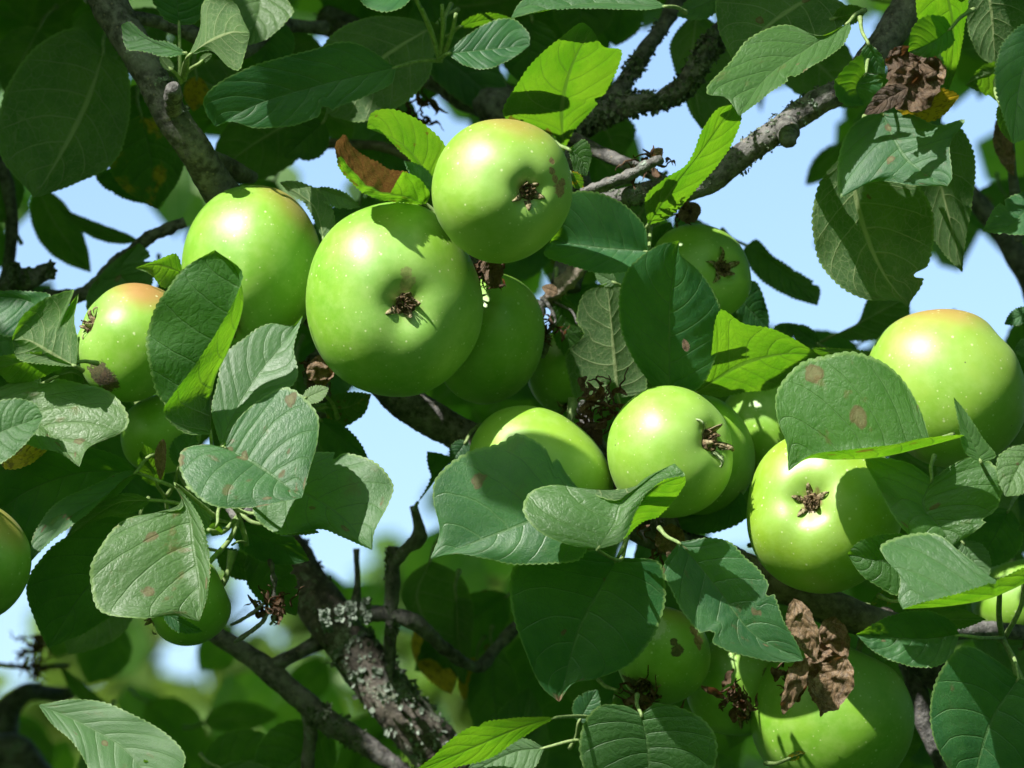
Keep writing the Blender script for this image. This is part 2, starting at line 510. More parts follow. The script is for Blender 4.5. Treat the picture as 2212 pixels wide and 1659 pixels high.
    o = link2(name, w.reshape(-1, 3), F, mat or LEAF, TREE, base, uvs=UVs.reshape(-1, 2), attr=DD.ravel())
    o.color = (*col, 1.0)
    if label: o['label'] = label
    if stalk is not False:
        z0 = V[0, nj // 2, 2]
        b = np.array([M[0][0], M[0][1], d + z0 * S])
        dv = np.array(M[0][:2]) - np.array(M[min(1, len(M) - 1)][:2]); dv = dv / (np.linalg.norm(dv) + 1e-6)
        inn = np.array([b[0] - dv[0] * 10, b[1] - dv[1] * 10, d + V[max(1, int(10 / ln * nu)), nj // 2, 2] * S])
        if stalk is None:
            e = np.array([b[0] + dv[0] * 55 + r_.uniform(-12, 12), b[1] + dv[1] * 55 + r_.uniform(-12, 12), b[2] + 0.012])
            path = [inn, b, (b + e) / 2 + np.array([dv[1] * 5, -dv[0] * 5, 0]), e]
        else:
            path = [inn, b] + [np.array(q, float) for q in stalk]
        n = 12
        c = crom(path, n)
        rr = np.linspace(3.6, 4.8, n) * S * 1.0
        rr[-2:] *= 1.25; rr[0] *= 0.5
        v, f = tube(P(c[:, 0], c[:, 1], c[:, 2]), rr, 7)
        link2('stalk', v, f, STALK, o, base)
    return o

def rails(base, tip, wl, wr, bend=0.0):
    b = np.array(base[:2], float); t = np.array(tip[:2], float)
    ax = t - b; ln = np.linalg.norm(ax); ax /= ln; nr = np.array([ax[1], -ax[0]])   # left of the direction on screen (y down)
    M, L, R = [], [], []
    for u in (0.0, 0.35, 0.7, 1.0):
        q = b + ax * ln * u + nr * bend * math.sin(math.pi * u)
        M.append(tuple(q))
    for u in (.07, .22, .42, .62, .78, .90):
        wv = np.interp(u, PROF_U, PROF_W)
        c = b + ax * ln * u + nr * bend * math.sin(math.pi * u)
        L.append(tuple(c + nr * wl * wv)); R.append(tuple(c - nr * wr * wv))
    return M, L, R

def gleaf(base, tip, wl, wr, bend=0.0, **kw):
    M, L, R = rails(base, tip, wl, wr, bend)
    return leaf(M, L, R, **kw)

# ------------------------------------------------------------------ apples
def apple_mat(idx, blush=None, blush_amt=0.0, cal=None, scars=(), R=0.035, base=None, russet=0.35):
    t = NT('apple_skin')
    p = t.n('ShaderNodeTexCoord').outputs['Object']
    nrm = t.v('NORMALIZE', p)
    n1 = t.noise(p, 34, 4, 0.6); n2 = t.noise(p, 190, 5, 0.65); n3 = t.noise(p, 900, 3, 0.6)
    b1, b2 = base or ((0.150, 0.360, 0.016), (0.225, 0.430, 0.030))
    col = t.mix(t.ss(n1, 0.3, 0.7), b1, b2)
    col = t.mix(t.ss(n2, 0.38, 0.7, 0.0, 0.34), col, (0.34, 0.52, 0.12))
    if cal is not None:
        dc = t.v('DOT_PRODUCT', nrm, tuple(cal))
        # greyer, slightly downy skin round the calyx, russet streaks in the basin
        col = t.mix(t.ss(dc, 0.55, 0.98, 0.0, 0.38), col, (0.27, 0.43, 0.13))
        rm = t.m('MULTIPLY', t.ss(t.m('ADD', dc, t.m('MULTIPLY', t.m('SUBTRACT', n2, 0.5), 0.10)), 0.965, 0.995), russet * 1.6, clamp=True)
        col = t.mix(rm, col, (0.20, 0.14, 0.05))
        st = t.m('MULTIPLY', t.ss(dc, -0.80, -0.98), 0.5)
        col = t.mix(st, col, (0.28, 0.24, 0.08))
    if blush is not None:
        db = t.m('ADD', t.v('DOT_PRODUCT', nrm, tuple(blush)), t.m('MULTIPLY', t.m('SUBTRACT', n1, 0.5), 0.22))
        col = t.mix(t.ss(db, 0.70, 1.02, 0.0, blush_amt), col, (0.42, 0.17, 0.07))
    # lenticels: pale dots
    for sc, rad, amt in ((250, 0.17, 0.65), (430, 0.18, 0.45)):
        vn = t.n('ShaderNodeTexVoronoi', feature='F1'); t.put(vn.inputs['Vector'], p); t.put(vn.inputs['Scale'], sc)
        cs = t.n('ShaderNodeSeparateColor'); t.put(cs.inputs[0], vn.outputs['Color'])
        rr = t.m('MULTIPLY_ADD', cs.outputs[0], rad * 0.7, rad * 0.45)
        dm = t.m('MULTIPLY', t.ss(vn.outputs['Distance'], t.m('MULTIPLY', rr, 0.5), rr, 1.0, 0.0), t.m('GREATER_THAN', cs.outputs[1], 0.35))
        col = t.mix(t.m('MULTIPLY', dm, amt), col, (0.68, 0.74, 0.42))
    # tiny dark specks
    vs = t.n('ShaderNodeTexVoronoi', feature='F1'); t.put(vs.inputs['Vector'], p); t.put(vs.inputs['Scale'], 95)
    cs = t.n('ShaderNodeSeparateColor'); t.put(cs.inputs[0], vs.outputs['Color'])
    dm = t.m('MULTIPLY', t.ss(vs.outputs['Distance'], 0.02, 0.05, 0.8, 0.0), t.m('GREATER_THAN', cs.outputs[1], 0.72))
    col = t.mix(dm, col, (0.06, 0.05, 0.02))
    scm = None
    for (c, rad, kind) in scars:
        q = t.v('ADD', p, t.v('SCALE', t.v('SUBTRACT', t.noise(p, 330, 4, 0.7, out='Color'), (0.5, 0.5, 0.5)), scale=rad * 1.7))
        dd = t.v('DISTANCE', q, tuple(c))
        mk = t.ss(dd, rad * 0.78, rad * 1.0, 1.0, 0.0)
        cc = {'brown': ((0.20, 0.10, 0.04), (0.33, 0.19, 0.08)), 'dark': ((0.045, 0.022, 0.012), (0.10, 0.05, 0.025)),
              'pale': ((0.42, 0.50, 0.30), (0.50, 0.55, 0.36)), 'russet': ((0.16, 0.14, 0.05), (0.26, 0.22, 0.09))}[kind]
        col = t.mix(t.m('MULTIPLY', mk, 0.9 if kind in ('brown', 'dark') else 0.6), col, t.mix(t.ss(n3, 0.4, 0.6), cc[0], cc[1]))
        if kind in ('brown', 'dark'):
            scm = mk if scm is None else t.m('MAXIMUM', scm, mk)
    rough = t.m('MULTIPLY_ADD', n2, 0.12, 0.43)
    h = t.m('ADD', t.m('MULTIPLY', n2, 0.35), t.m('MULTIPLY', n3, 0.25))
    if scm is not None:
        rough = t.m('MULTIPLY_ADD', scm, 0.35, rough)
        h = t.m('ADD', h, t.m('MULTIPLY', scm, t.m('MULTIPLY_ADD', n3, 1.5, -1.6)))
    bs = t.bsdf(col, rough, 1.0, t.bump(h, 0.22, 0.0008), Subsurface_Weight=0.0, Subsurface_Scale=0.004,
                Subsurface_Radius=(1.0, 1.0, 0.3), Sheen_Weight=0.03, Sheen_Roughness=0.4)
    return t.done(bs)

def cam_dir(a, b, c):
    """a right, b up, c towards the camera"""
    v = a * RX + b * UP - c * FWD
    return v / np.linalg.norm(v)

SEP_ME = {}
def apple(cx, cy, rx, ry, d, cal, label, rot=0.0, blush=None, blush_amt=0.0, scars=(), seed=1, dep=1.0,
          calyx='brown', calyx_size=1.0, squash=0.95, stem=True, lob=0.02, base=None, russet=0.35, group=None, basin=0.17):
    k = (D0 + d) / D0
    Rm = 0.5 * (rx + ry) * S * k
    c = P(cx, cy, d)
    root = empty('apple', c)
    tag(root, label, 'apple', group)
    # calyx axis in world
    ax = cam_dir(*cal)
    t1 = np.cross(ax, [0.3, 0.2, 0.9]); t1 /= np.linalg.norm(t1); t2 = np.cross(ax, t1)
    nph, nth = 56, 72
    phi = np.linspace(0, math.pi, nph + 1)
    rho = np.sin(phi); zz = np.cos(phi) * squash
    rho = rho * (1 + 0.035 * np.cos(phi) * -1)          # a little wider towards the stem
    zz = zz - basin * np.exp(-(phi / 0.26) ** 2) - 0.045 * np.exp(-(phi / 0.6) ** 2)
    zz = zz + 0.26 * np.exp(-((math.pi - phi) / 0.27) ** 2)
    V = []; F = []
    for i in range(nph + 1):
        lb = lob * math.exp(-((phi[i] - 0.55) / 0.55) ** 2) + lob * 0.35
        for j in range(nth):
            th = 2 * math.pi * j / nth
            r = rho[i] * (1 + lb * math.cos(5 * th + seed) )
            z = zz[i] * (1 + 0.6 * lb * math.cos(5 * th + seed) * math.exp(-(phi[i] / 0.6) ** 2))
            dr = t1 * math.cos(th) + t2 * math.sin(th)
            q = ax * z + dr * r
            nz = mnoise.noise(Vector(q) * 1.1 + Vector((seed * 5.3, 0, 0)))
            q = q * (1 + 0.035 * nz)
            V.append(q)
        if i < nph:
            for j in range(nth):
                j2 = (j + 1) % nth
                F.append((i * nth + j, (i + 1) * nth + j, (i + 1) * nth + j2, i * nth + j2))
    V = np.array(V)
    # fit the silhouette: screen extents along the (rotated) axes
    cr, sr = math.cos(rot), math.sin(rot)
    e1 = RX * cr + UP * sr; e2 = -RX * sr + UP * cr
    def fit(M_, e, target):
        q = M_ @ e; ext = (q.max() - q.min()) / 2; mid = (q.max() + q.min()) / 2
        return M_ + np.outer(q * (target / ext - 1), e) - np.outer(np.ones(len(M_)) * mid * target / ext, e)
    V = fit(V, e1, rx / (0.5 * (rx + ry))); V = fit(V, e2, ry / (0.5 * (rx + ry)))
    V = V * Rm
    cpt = V[0:nth].mean(0)
    cd = cpt / np.linalg.norm(cpt)
    # scar positions on the surface, given in layout units
    sc = []
    for (sx, sy, sr_, kind) in scars:
        a_, b_ = (sx - cx) * S * k, -(sy - cy) * S * k
        u1, u2 = V @ RX, V @ UP
        front = (V @ FWD) < 0
        dd = (u1 - a_) ** 2 + (u2 - b_) ** 2 + np.where(front, 0, 1)
        sc.append((V[int(dd.argmin())], sr_ * S * k, kind))
    bl = None if blush is None else cam_dir(*blush)
    mat = apple_mat(seed, bl, blush_amt, cd, sc, Rm, base, russet)
    link2('skin', V + c, F, mat, root, c)
    # calyx: a dry cup with stamens, five sepals
    cw = c + cpt
    s0 = calyx_size * 0.0052
    mb = MB(); rr_ = random.Random(seed * 13)
    cup = []
    nn = 14
    for i, (rr0, h0) in enumerate(((0.15, -0.55), (0.62, -0.35), (0.85, 0.05), (0.62, 0.32), (0.30, 0.15), (0.05, -0.1))):
        for j in range(nn):
            th = 2 * math.pi * j / nn
            q = rr0 * (1 + 0.25 * rr_.uniform(-1, 1)); h = h0 + 0.15 * rr_.uniform(-1, 1)
            cup.append(cw + (t1 * math.cos(th) * q + t2 * math.sin(th) * q + ax * h) * s0)
    fc = []
    for i in range(5):
        for j in range(nn):
            j2 = (j + 1) % nn
            fc.append((i * nn + j, i * nn + j2, (i + 1) * nn + j2, (i + 1) * nn + j))
    mb.add(cup, fc)
    for kk in range(16):
        th = rr_.uniform(0, 6.28); q0 = rr_.uniform(0, 0.35); le = rr_.uniform(0.5, 1.05); q1 = q0 + rr_.uniform(-0.1, 0.4)
        a_ = t1 * math.cos(th) + t2 * math.sin(th)
        pth = [cw + (a_ * q0) * s0, cw + (a_ * (q0 + q1) / 2 + ax * le * 0.55 + t1 * rr_.uniform(-.1, .1)) * s0, cw + (a_ * q1 + ax * le) * s0]
        v, f = tube(pth, [0.00020, 0.00016, 0.00030], 4)
        mb.add(v, f)
    cal_o = link2('calyx', mb.v, mb.f, CALYX, root, cw, smooth=False)
    for kk in range(5):
        th = 2 * math.pi * (kk + rr_.uniform(-.2, .2)) / 5 + seed
        a_ = t1 * math.cos(th) + t2 * math.sin(th); b_ = np.cross(ax, a_)
        curl = rr_.uniform(-0.3, 1.3)
        v = []; f = []
        nl = 8
        for i in range(nl + 1):
            u = i / nl
            rad = 0.50 + 0.25 * math.sin(u * 2.2) + (0.95 * u if curl > 0.4 else 0.1 * u)
            hh = 0.0 + 1.0 * math.sin(u * 1.9) - curl * u * u * 0.9
            wd = 0.30 * (1 - u) ** 0.9 + 0.02
            tw = b_ * math.cos(u * 0.8 * curl) + ax * math.sin(u * 0.8 * curl)
            ctr = cw + (a_ * rad + ax * hh) * s0
            th_ = a_ * 0.05 + ax * 0.04
            v += [ctr - tw * wd * s0, ctr + th_ * s0 * 1.5, ctr + tw * wd * s0, ctr - th_ * s0]
            if i < nl:
                for e in range(4):
                    e2 = (e + 1) % 4
                    f.append((i * 4 + e, i * 4 + e2, (i + 1) * 4 + e2, (i + 1) * 4 + e))
        f.append((0, 1, 2, 3)); f.append((nl * 4 + 3, nl * 4 + 2, nl * 4 + 1, nl * 4))
        link2('sepal', v, f, SEPALG if calyx == 'green' and kk % 2 else SEPAL, cal_o, cw)
    if stem:
        spt = V[-nth:].mean(0)
        pth = [c + spt * 0.9, c + spt * 1.25, c + spt * 1.45 + UP * 0.004, c + spt * 1.62 + UP * 0.012]
        pp = crom(np.array(pth), 10)
        v, f = tube(pp, [0.0013] * 8 + [0.0018, 0.0022], 8)
        link2('stalk', v, f, STALK, root, c + spt)
    return root

# ------------------------------------------------------------------ dry bits and lichen
def crumple(cx, cy, d, rx, ry, n, seed, mat, name='withered_blossom', label=None, strip=8.0):
    r_ = random.Random(seed); mb = MB()
    for i in range(n):
        x = cx + r_.gauss(0, 0.42) * rx; y = cy + r_.gauss(0, 0.42) * ry; z = d + r_.gauss(0, 0.4) * rx * S
        n_ = 9; pth = [np.array([x, y, z])]
        dirv = np.array([r_.gauss(0, 1), r_.gauss(0, 1), r_.gauss(0, 1) * S]); dirv /= np.linalg.norm(dirv[:2]) + .01
        st = r_.uniform(3, 7) * rx / 45.0 + 1.0
        for k in range(n_):
            dirv = dirv + np.array([r_.gauss(0, .55), r_.gauss(0, .55), r_.gauss(0, .5) * S]); dirv /= np.linalg.norm(dirv[:2]) + .01
            dirv[:2] = np.clip(dirv[:2], -1.2, 1.2); dirv[2] = max(-1.3 * S, min(1.3 * S, dirv[2]))
            pth.append(pth[-1] + dirv * st)
        c = crom(np.array(pth), 14); w = P(c[:, 0], c[:, 1], c[:, 2])
        if i % 3:
            wd = strip * r_.uniform(.4, 1.3) * S * rx / 45.0
            v = []; f = []
            tn = np.gradient(w, axis=0); tn /= np.linalg.norm(tn, axis=1)[:, None] + 1e-9
            nr = np.cross(tn, [r_.gauss(0, 1), r_.gauss(0, 1), r_.gauss(0, 1)]); nr /= np.linalg.norm(nr, axis=1)[:, None] + 1e-9
            up2 = np.cross(tn, nr)
            for k in range(14):
                e = wd * math.sin(math.pi * (k + .6) / 14.5)
                v += [w[k] - nr[k] * e, w[k] + up2[k] * e * .5, w[k] + nr[k] * e]
                if k < 13:
                    b = k * 3
                    f += [(b, b + 1, b + 4, b + 3), (b + 1, b + 2, b + 5, b + 4)]
            mb.add(v, f)
        else:
            v, f = tube(w, np.linspace(0.0005, 0.00022, 14), 5); mb.add(v, f)
    o = link2(name, mb.v, mb.f, mat, TREE, P(cx, cy, d))
    o['kind'] = 'stuff'
    if label: o['label'] = label
    return o

def lichen(w, r, n, seed, mat, size=6.0, lo=0.0, hi=1.0, parent=None, facing=0.3):
    r_ = random.Random(seed); mb = MB()
    w = np.asarray(w); N = len(w)
    tn = np.gradient(w, axis=0); tn /= np.linalg.norm(tn, axis=1)[:, None]
    cs = [(r_.uniform(lo, hi), r_.uniform(0, 6.28)) for _ in range(max(3, n // 40))]
    for _ in range(n):
        cu, ct = r_.choice(cs)
        u = min(max(cu + r_.gauss(0, 0.05), lo), hi); i = min(int(u * (N - 1)), N - 1)
        a = np.cross(tn[i], [0.1, 0.9, 0.3]); a /= np.linalg.norm(a); b = np.cross(tn[i], a)
        th = ct + r_.gauss(0, .7)
        nr = a * math.cos(th) + b * math.sin(th); tg = np.cross(tn[i], nr)
        p0 = w[i] + nr * r[i] * 0.98 + tn[i] * r_.uniform(-1, 1) * 4 * S
        for q in range(3):
            an = r_.uniform(0, 6.28); ou = tn[i] * math.cos(an) + tg * math.sin(an)
            si = np.cross(nr, ou); L = size * r_.uniform(.5, 1.3) * S; wd = L * r_.uniform(.3, .6)
            li = r_.uniform(.2, 1.2)
            v = [p0, p0 + ou * L * .5 + si * wd + nr * L * li * .5, p0 + ou * L * .5 - si * wd + nr * L * li * .4, p0 + ou * L + si * wd * .6 + nr * L * li, p0 + ou * L - si * wd * .7 + nr * L * li * 1.1]
            mb.add(v, [(0, 1, 2), (1, 3, 4, 2)])
    o = link2('lichen', mb.v, mb.f, mat, parent or TREE, w[N // 2])
    o['kind'] = 'stuff'
    return o

# ------------------------------------------------------------------ limbs and twigs
trunk_pts = [(4800, 10000, 0.40, 620), (4650, 7500, 0.42, 540), (4300, 5200, 0.42, 480), (3700, 3900, 0.36, 380)]
tv = P([q[0] for q in trunk_pts], [q[1] for q in trunk_pts], [q[2] for q in trunk_pts])
tv[0][2] = -0.1
cc_ = crom(np.hstack([tv, np.array([[q[3] * S] for q in trunk_pts])]), 40)
v, f = tube(cc_[:, :3], cc_[:, 3], 28, 0.10, 12)
TRUNK = link2('trunk', v, f, BARKL, TREE, tv[0])

B1, b1w, b1r = branch([(60, -700, 0.06, 52), (150, -250, 0.05, 46), (232, 0, 0.04, 41), (300, 115, 0.035, 38), (362, 235, 0.03, 36), (420, 325, 0.035, 37),
               (470, 405, 0.05, 40), (560, 520, 0.075, 40), (700, 690, 0.085, 38), (800, 800, 0.085, 37), (900, 885, 0.085, 38), (1010, 945, 0.085, 38),
               (1180, 1020, 0.08, 36), (1400, 1150, 0.06, 34), (1560, 1205, 0.06, 34), (1690, 1268, 0.055, 36), (1800, 1315, 0.055, 38), (1900, 1350, 0.06, 34),
               (2030, 1362, 0.07, 22), (2160, 1362, 0.08, 18), (2500, 1400, 0.12, 16)], mat=BARK, rough=0.10, sides=26, step=6, rs=60, ridge=0.05)
branch([(1900, 1340, 0.06, 36), (2300, 1700, 0.14, 60), (2900, 2700, 0.25, 120), (3700, 3950, 0.36, 240)], mat=BARKL, rough=0.1, sides=20, step=24)
branch([(1560, 1205, 0.055, 30), (1640, 1238, 0.048, 33), (1720, 1280, 0.046, 35), (1800, 1312, 0.048, 36), (1880, 1340, 0.052, 33), (1935, 1352, 0.06, 28)], name='branch', mat=BARKS, rough=0.05, sides=26, step=5)
B3, b3w, b3r = branch([(540, 1080, 0.20, 40), (610, 1180, 0.19, 46), (700, 1320, 0.17, 50), (800, 1450, 0.16, 53), (880, 1550, 0.155, 56), (960, 1650, 0.16, 58),
               (1300, 2100, 0.2, 80), (2400, 3200, 0.3, 150), (3650, 4100, 0.38, 260)], mat=BARKL, rough=0.12, sides=28, step=7, ridge=0.04)
B4, b4w, b4r = branch([(380, 1300, 0.16, 18), (470, 1372, 0.16, 20), (560, 1432, 0.16, 23), (640, 1500, 0.16, 25), (710, 1558, 0.16, 26), (790, 1610, 0.16, 22), (870, 1670, 0.16, 20), (1000, 1800, 0.18, 24)], mat=BARK, rough=0.2, sides=18, step=6)
branch([(590, 1440, 0.16, 17), (640, 1412, 0.165, 16), (700, 1385, 0.17, 18)], rough=0.2, sides=14, step=6)
branch([(664, 1530, 0.16, 17), (670, 1590, 0.165, 14), (664, 1660, 0.17, 16), (655, 1800, 0.18, 14)], rough=0.25, sides=14, step=6)
B5, b5w, b5r = branch([(840, 1480, 0.15, 12), (845, 1330, 0.14, 15), (848, 1230, 0.14, 14), (850, 1180, 0.14, 12)], name='twig', rough=0.3, sides=14, step=5)
branch([(760, 1320, 0.16, 16), (800, 1325, 0.15, 18), (850, 1330, 0.14, 19), (900, 1345, 0.14, 17), (960, 1400, 0.15, 13), (1030, 1440, 0.17, 12), (1080, 1390, 0.19, 13), (1140, 1330, 0.2, 10)], name='twig', rough=0.35, sides=14, step=5)
branch([(768, 1330, 0.165, 12), (772, 1260, 0.16, 9), (770, 1185, 0.16, 8)], name='twig', rough=0.3, sides=12, step=5)
branch([(850, 1215, 0.14, 13), (880, 1185, 0.135, 12), (905, 1160, 0.13, 17), (900, 1120, 0.13, 11), (893, 1092, 0.13, 9)], name='twig', rough=0.35, sides=12, step=4)
B6, b6w, b6r = branch([(1240, 440, 0.03, 11), (1320, 430, 0.03, 17), (1420, 412, 0.03, 25), (1507, 400, 0.03, 29), (1607, 335, 0.03, 29), (1687, 275, 0.028, 29), (1767, 220, 0.03, 28), (1827, 188, 0.035, 28),
               (1880, 130, 0.04, 32), (1940, 50, 0.05, 36), (2010, -60, 0.06, 42), (2200, -400, 0.08, 60)], rough=0.12, sides=24, step=5, ridge=0.04)
KNOB, _, _ = branch([(1700, 270, 0.02, 24), (1703, 284, 0.008, 22), (1704, 297, -0.001, 19), (1704, 304, -0.006, 15)], name='branch_stub', rough=0.3, sides=18, step=3, rs=160)
branch([(1362, 385, 0.028, 12), (1330, 395, 0.022, 11), (1300, 405, 0.018, 10), (1255, 415, 0.02, 8)], name='twig', rough=0.25, sides=12, step=4)
branch([(1262, 414, 0.018, 9), (1320, 392, 0.015, 10), (1370, 372, 0.01, 11), (1410, 350, 0.005, 13), (1424, 344, 0.002, 12)], name='twig', rough=0.45, sides=12, step=3, rs=200)
branch([(1190, 270, 0.10, 12), (1260, 310, 0.09, 14), (1330, 345, 0.08, 15), (1385, 365, 0.07, 14), (1450, 400, 0.05, 12)], rough=0.25, sides=14, step=5)
B7a, b7aw, b7ar = branch([(1520, -80, 0.14, 26), (1465, 0, 0.13, 22), (1440, 45, 0.12, 18), (1400, 100, 0.11, 17), (1363, 155, 0.105, 18), (1335, 205, 0.10, 22), (1290, 250, 0.10, 26)], rough=0.2, sides=18, step=5)
B7, b7w, b7r = branch([(1640, -60, 0.11, 30), (1590, 20, 0.10, 26), (1548, 80, 0.095, 23), (1515, 130, 0.09, 22), (1475, 185, 0.09, 22), (1425, 218, 0.09, 21), (1360, 226, 0.09, 23), (1300, 245, 0.095, 26), (1240, 275, 0.10, 24), (1190, 300, 0.11, 20)], rough=0.28, sides=20, step=5, rs=110)
B8, b8w, b8r = branch([(700, 40, 0.24, 30), (830, 100, 0.22, 40), (943, 155, 0.19, 46), (1040, 205, 0.17, 48), (1110, 250, 0.16, 50), (1200, 340, 0.15, 46), (1260, 460, 0.14, 40), (1220, 620, 0.13, 36)], rough=0.14, sides=22, step=7)
branch([(1180, 655, 0.075, 16), (1205, 625, 0.07, 19), (1232, 598, 0.07, 19), (1255, 572, 0.075, 18), (1290, 540, 0.09, 16)], name='twig', mat=BARKS, rough=0.30, sides=16, step=3, rs=200)
branch([(1172, 650, 0.07, 9), (1165, 690, 0.07, 11), (1180, 730, 0.07, 9), (1170, 770, 0.075, 8)], name='twig', rough=0.5, sides=10, step=4, rs=200)
branch([(1185, 640, 0.07, 4), (1215, 662, 0.07, 3.5), (1235, 672, 0.07, 3), (1248, 700, 0.068, 3)], name='twig', rough=0.3, sides=8, step=4)
branch([(690, 310, 0.2, 12), (760, 312, 0.19, 11), (830, 318, 0.18, 11), (900, 345, 0.17, 12)], mat=BARKS, rough=0.1, sides=14, step=6)
branch([(-30, 250, 0.2, 14), (8, 370, 0.2, 14), (25, 460, 0.2, 15), (20, 560, 0.2, 14), (-10, 700, 0.2, 16), (-60, 900, 0.2, 18)], rough=0.2, sides=14, step=6)
BL, blw, blr = branch([(-80, 640, 0.15, 16), (0, 625, 0.14, 20), (60, 600, 0.13, 24), (115, 585, 0.13, 14)], rough=0.5, sides=16, step=4, rs=120)
branch([(100, 640, 0.15, 14), (170, 640, 0.14, 16), (260, 560, 0.13, 13), (320, 515, 0.12, 12), (400, 480, 0.12, 12)], name='twig', rough=0.4, sides=12, step=4, rs=130)
branch([(420, 325, 0.035, 16), (470, 345, 0.06, 16), (520, 378, 0.08, 18), (545, 385, 0.09, 14)], name='branch_stub', rough=0.3, sides=14, step=4)
branch([(372, 250, 0.03, 16), (374, 225, 0.012, 18), (373, 200, -0.002, 17), (371, 186, -0.006, 13)], name='branch_stub', rough=0.35, sides=16, step=3, rs=160)
branch([(250, 30, 0.07, 12), (330, 45, 0.08, 14), (420, 75, 0.09, 18), (520, 110, 0.10, 18), (600, 60, 0.13, 14), (700, 60, 0.15, 16)], rough=0.25, sides=14, step=6)
branch([(-60, 1720, 0.5, 40), (0, 1600, 0.5, 36), (20, 1530, 0.5, 28), (60, 1495, 0.5, 20), (130, 1500, 0.52, 16), (160, 1496, 0.52, 14)], rough=0.15, sides=16, step=8)
branch([(-60, 1640, 0.42, 40), (30, 1630, 0.42, 42), (90, 1700, 0.42, 44)], rough=0.15, sides=16, step=8)
branch([(2080, 400, 0.24, 20), (2130, 460, 0.24, 22), (2175, 520, 0.24, 24), (2230, 620, 0.24, 26), (2330, 900, 0.24, 30)], rough=0.1, sides=16, step=8)
branch([(1955, 1430, 0.10, 16), (1985, 1500, 0.10, 22), (2000, 1570, 0.10, 20), (2035, 1640, 0.10, 22), (2100, 1780, 0.10, 24)], rough=0.15, sides=16, step=6)
branch([(2168, 180, 0.12, 9), (2180, 300, 0.12, 11), (2190, 400, 0.13, 13), (2200, 520, 0.14, 12)], name='twig', rough=0.3, sides=12, step=6)
branch([(1450, 1040, 0.06, 14), (1430, 1100, 0.05, 24), (1440, 1140, 0.045, 28), (1475, 1180, 0.045, 24)], name='branch_stub', rough=0.35, sides=16, step=4, rs=150)
branch([(700, 760, 0.07, 14), (680, 790, 0.06, 24), (690, 830, 0.055, 20), (700, 860, 0.05, 12)], name='branch_stub', rough=0.5, sides=16, step=4, rs=150)
branch([(985, 470, 0.05, 14), (1020, 545, 0.03, 16), (1060, 590, 0.025, 22), (1075, 612, 0.03, 10)], name='branch_stub', rough=0.4, sides=16, step=4, rs=150)
branch([(1250, 870, 0.05, 12), (1290, 960, 0.045, 18), (1330, 1050, 0.05, 16), (1400, 1120, 0.055, 16)], name='twig', rough=0.3, sides=14, step=4, rs=150)

lichen(b1w, b1r, 150, 1, LICH, 7, 0.168, 0.20); lichen(b1w, b1r, 110, 2, LICH, 6, 0.265, 0.285); lichen(b1w, b1r, 60, 3, LICHD, 4, 0.15, 0.30)
lichen(b3w, b3r, 420, 4, LICH, 10, 0.09, 0.20); lichen(b3w, b3r, 300, 14, LICHD, 9, 0.02, 0.18)
lichen(b7w, b7r, 700, 5, LICHD, 9, 0.30, 1.0); lichen(b7aw, b7ar, 240, 6, LICHD, 8, 0.4, 1.0)
lichen(b6w, b6r, 260, 7, LICHD, 6, 0.05, 0.55); lichen(b6w, b6r, 60, 17, LICH, 6, 0.3, 0.42)
lichen(blw, blr, 240, 8, LICHD, 9); lichen(b5w, b5r, 160, 9, LICHD, 6); lichen(b4w, b4r, 120, 10, LICHD, 6)
lichen(b8w, b8r, 150, 12, LICHD, 7)
for (x, y, d, n) in ((790, 1325, 0.13, 220), (735, 1340, 0.115, 120), (705, 1550, 0.145, 60), (60, 590, 0.12, 150)):
    q = P([x - 30, x, x + 30], [y, y - 5, y + 4], [d, d, d])
    lichen(q, np.array([16, 20, 15]) * S, n, int(x), LICH if x > 730 else LICHD, 10)

# ------------------------------------------------------------------ apples
apple(851, 648, 191, 211, 0.000, (0.20, -0.07, 0.97), 'large green apple, the biggest of the upper cluster, its brown star calyx facing the camera', rot=0.15,
      scars=[(885, 612, 20, 'russet'), (880, 590, 14, 'russet')], seed=1, calyx_size=1.15, squash=0.86, lob=0.016)
apple(1084, 411, 152, 157, -0.022, (0.47, -0.08, 0.88), 'round green apple at the top of the cluster with a brown scar beside its calyx', rot=-0.4,
      blush=(0.15, 1.0, 0.05), blush_amt=0.6, seed=2, squash=0.92,
      scars=[(1188, 350, 9, 'brown'), (1192, 372, 10, 'brown'), (1199, 392, 11, 'brown'), (1207, 412, 20, 'brown'), (1216, 398, 10, 'brown')], base=((0.19, 0.39, 0.025), (0.27, 0.45, 0.05)))
apple(543, 582, 151, 182, 0.032, (-0.30, -0.70, 0.60), 'tall smooth green apple behind the folded dark leaf, calyx out of sight', rot=-0.12,
      blush=(0.55, 0.8, 0.0), blush_amt=0.6, seed=3, squash=0.98, stem=False)
apple(282, 738, 115, 131, 0.008, (-0.84, 0.40, 0.40), 'small green apple with orange blush on top and a dark rot spot below', rot=-0.5,
      blush=(0.25, 0.95, 0.25), blush_amt=0.85, seed=4, scars=[(224, 812, 34, 'dark'), (244, 826, 28, 'dark')], squash=0.98, calyx_size=0.9)
apple(348, 938, 87, 86, 0.035, (0.5, -0.3, 0.6), 'small bright green apple hanging just below the rot-spotted apple', seed=5)
apple(404, 1296, 96, 99, 0.030, (-0.93, -0.42, 0.15), 'shaded green apple half hidden under the pale spotted leaf at lower left', seed=6, calyx_size=0.9)
apple(-58, 1212, 126, 128, -0.02, (-0.2, -0.5, 0.8), 'shaded apple cut off by the left edge of the photo', seed=7, blush=(0.6, 0.75, 0.3), blush_amt=0.5)
apple(1058, 732, 117, 143, 0.055, (-0.75, -0.1, 0.6), 'dark shaded green apple tucked behind the biggest apple', seed=8, rot=-0.3)
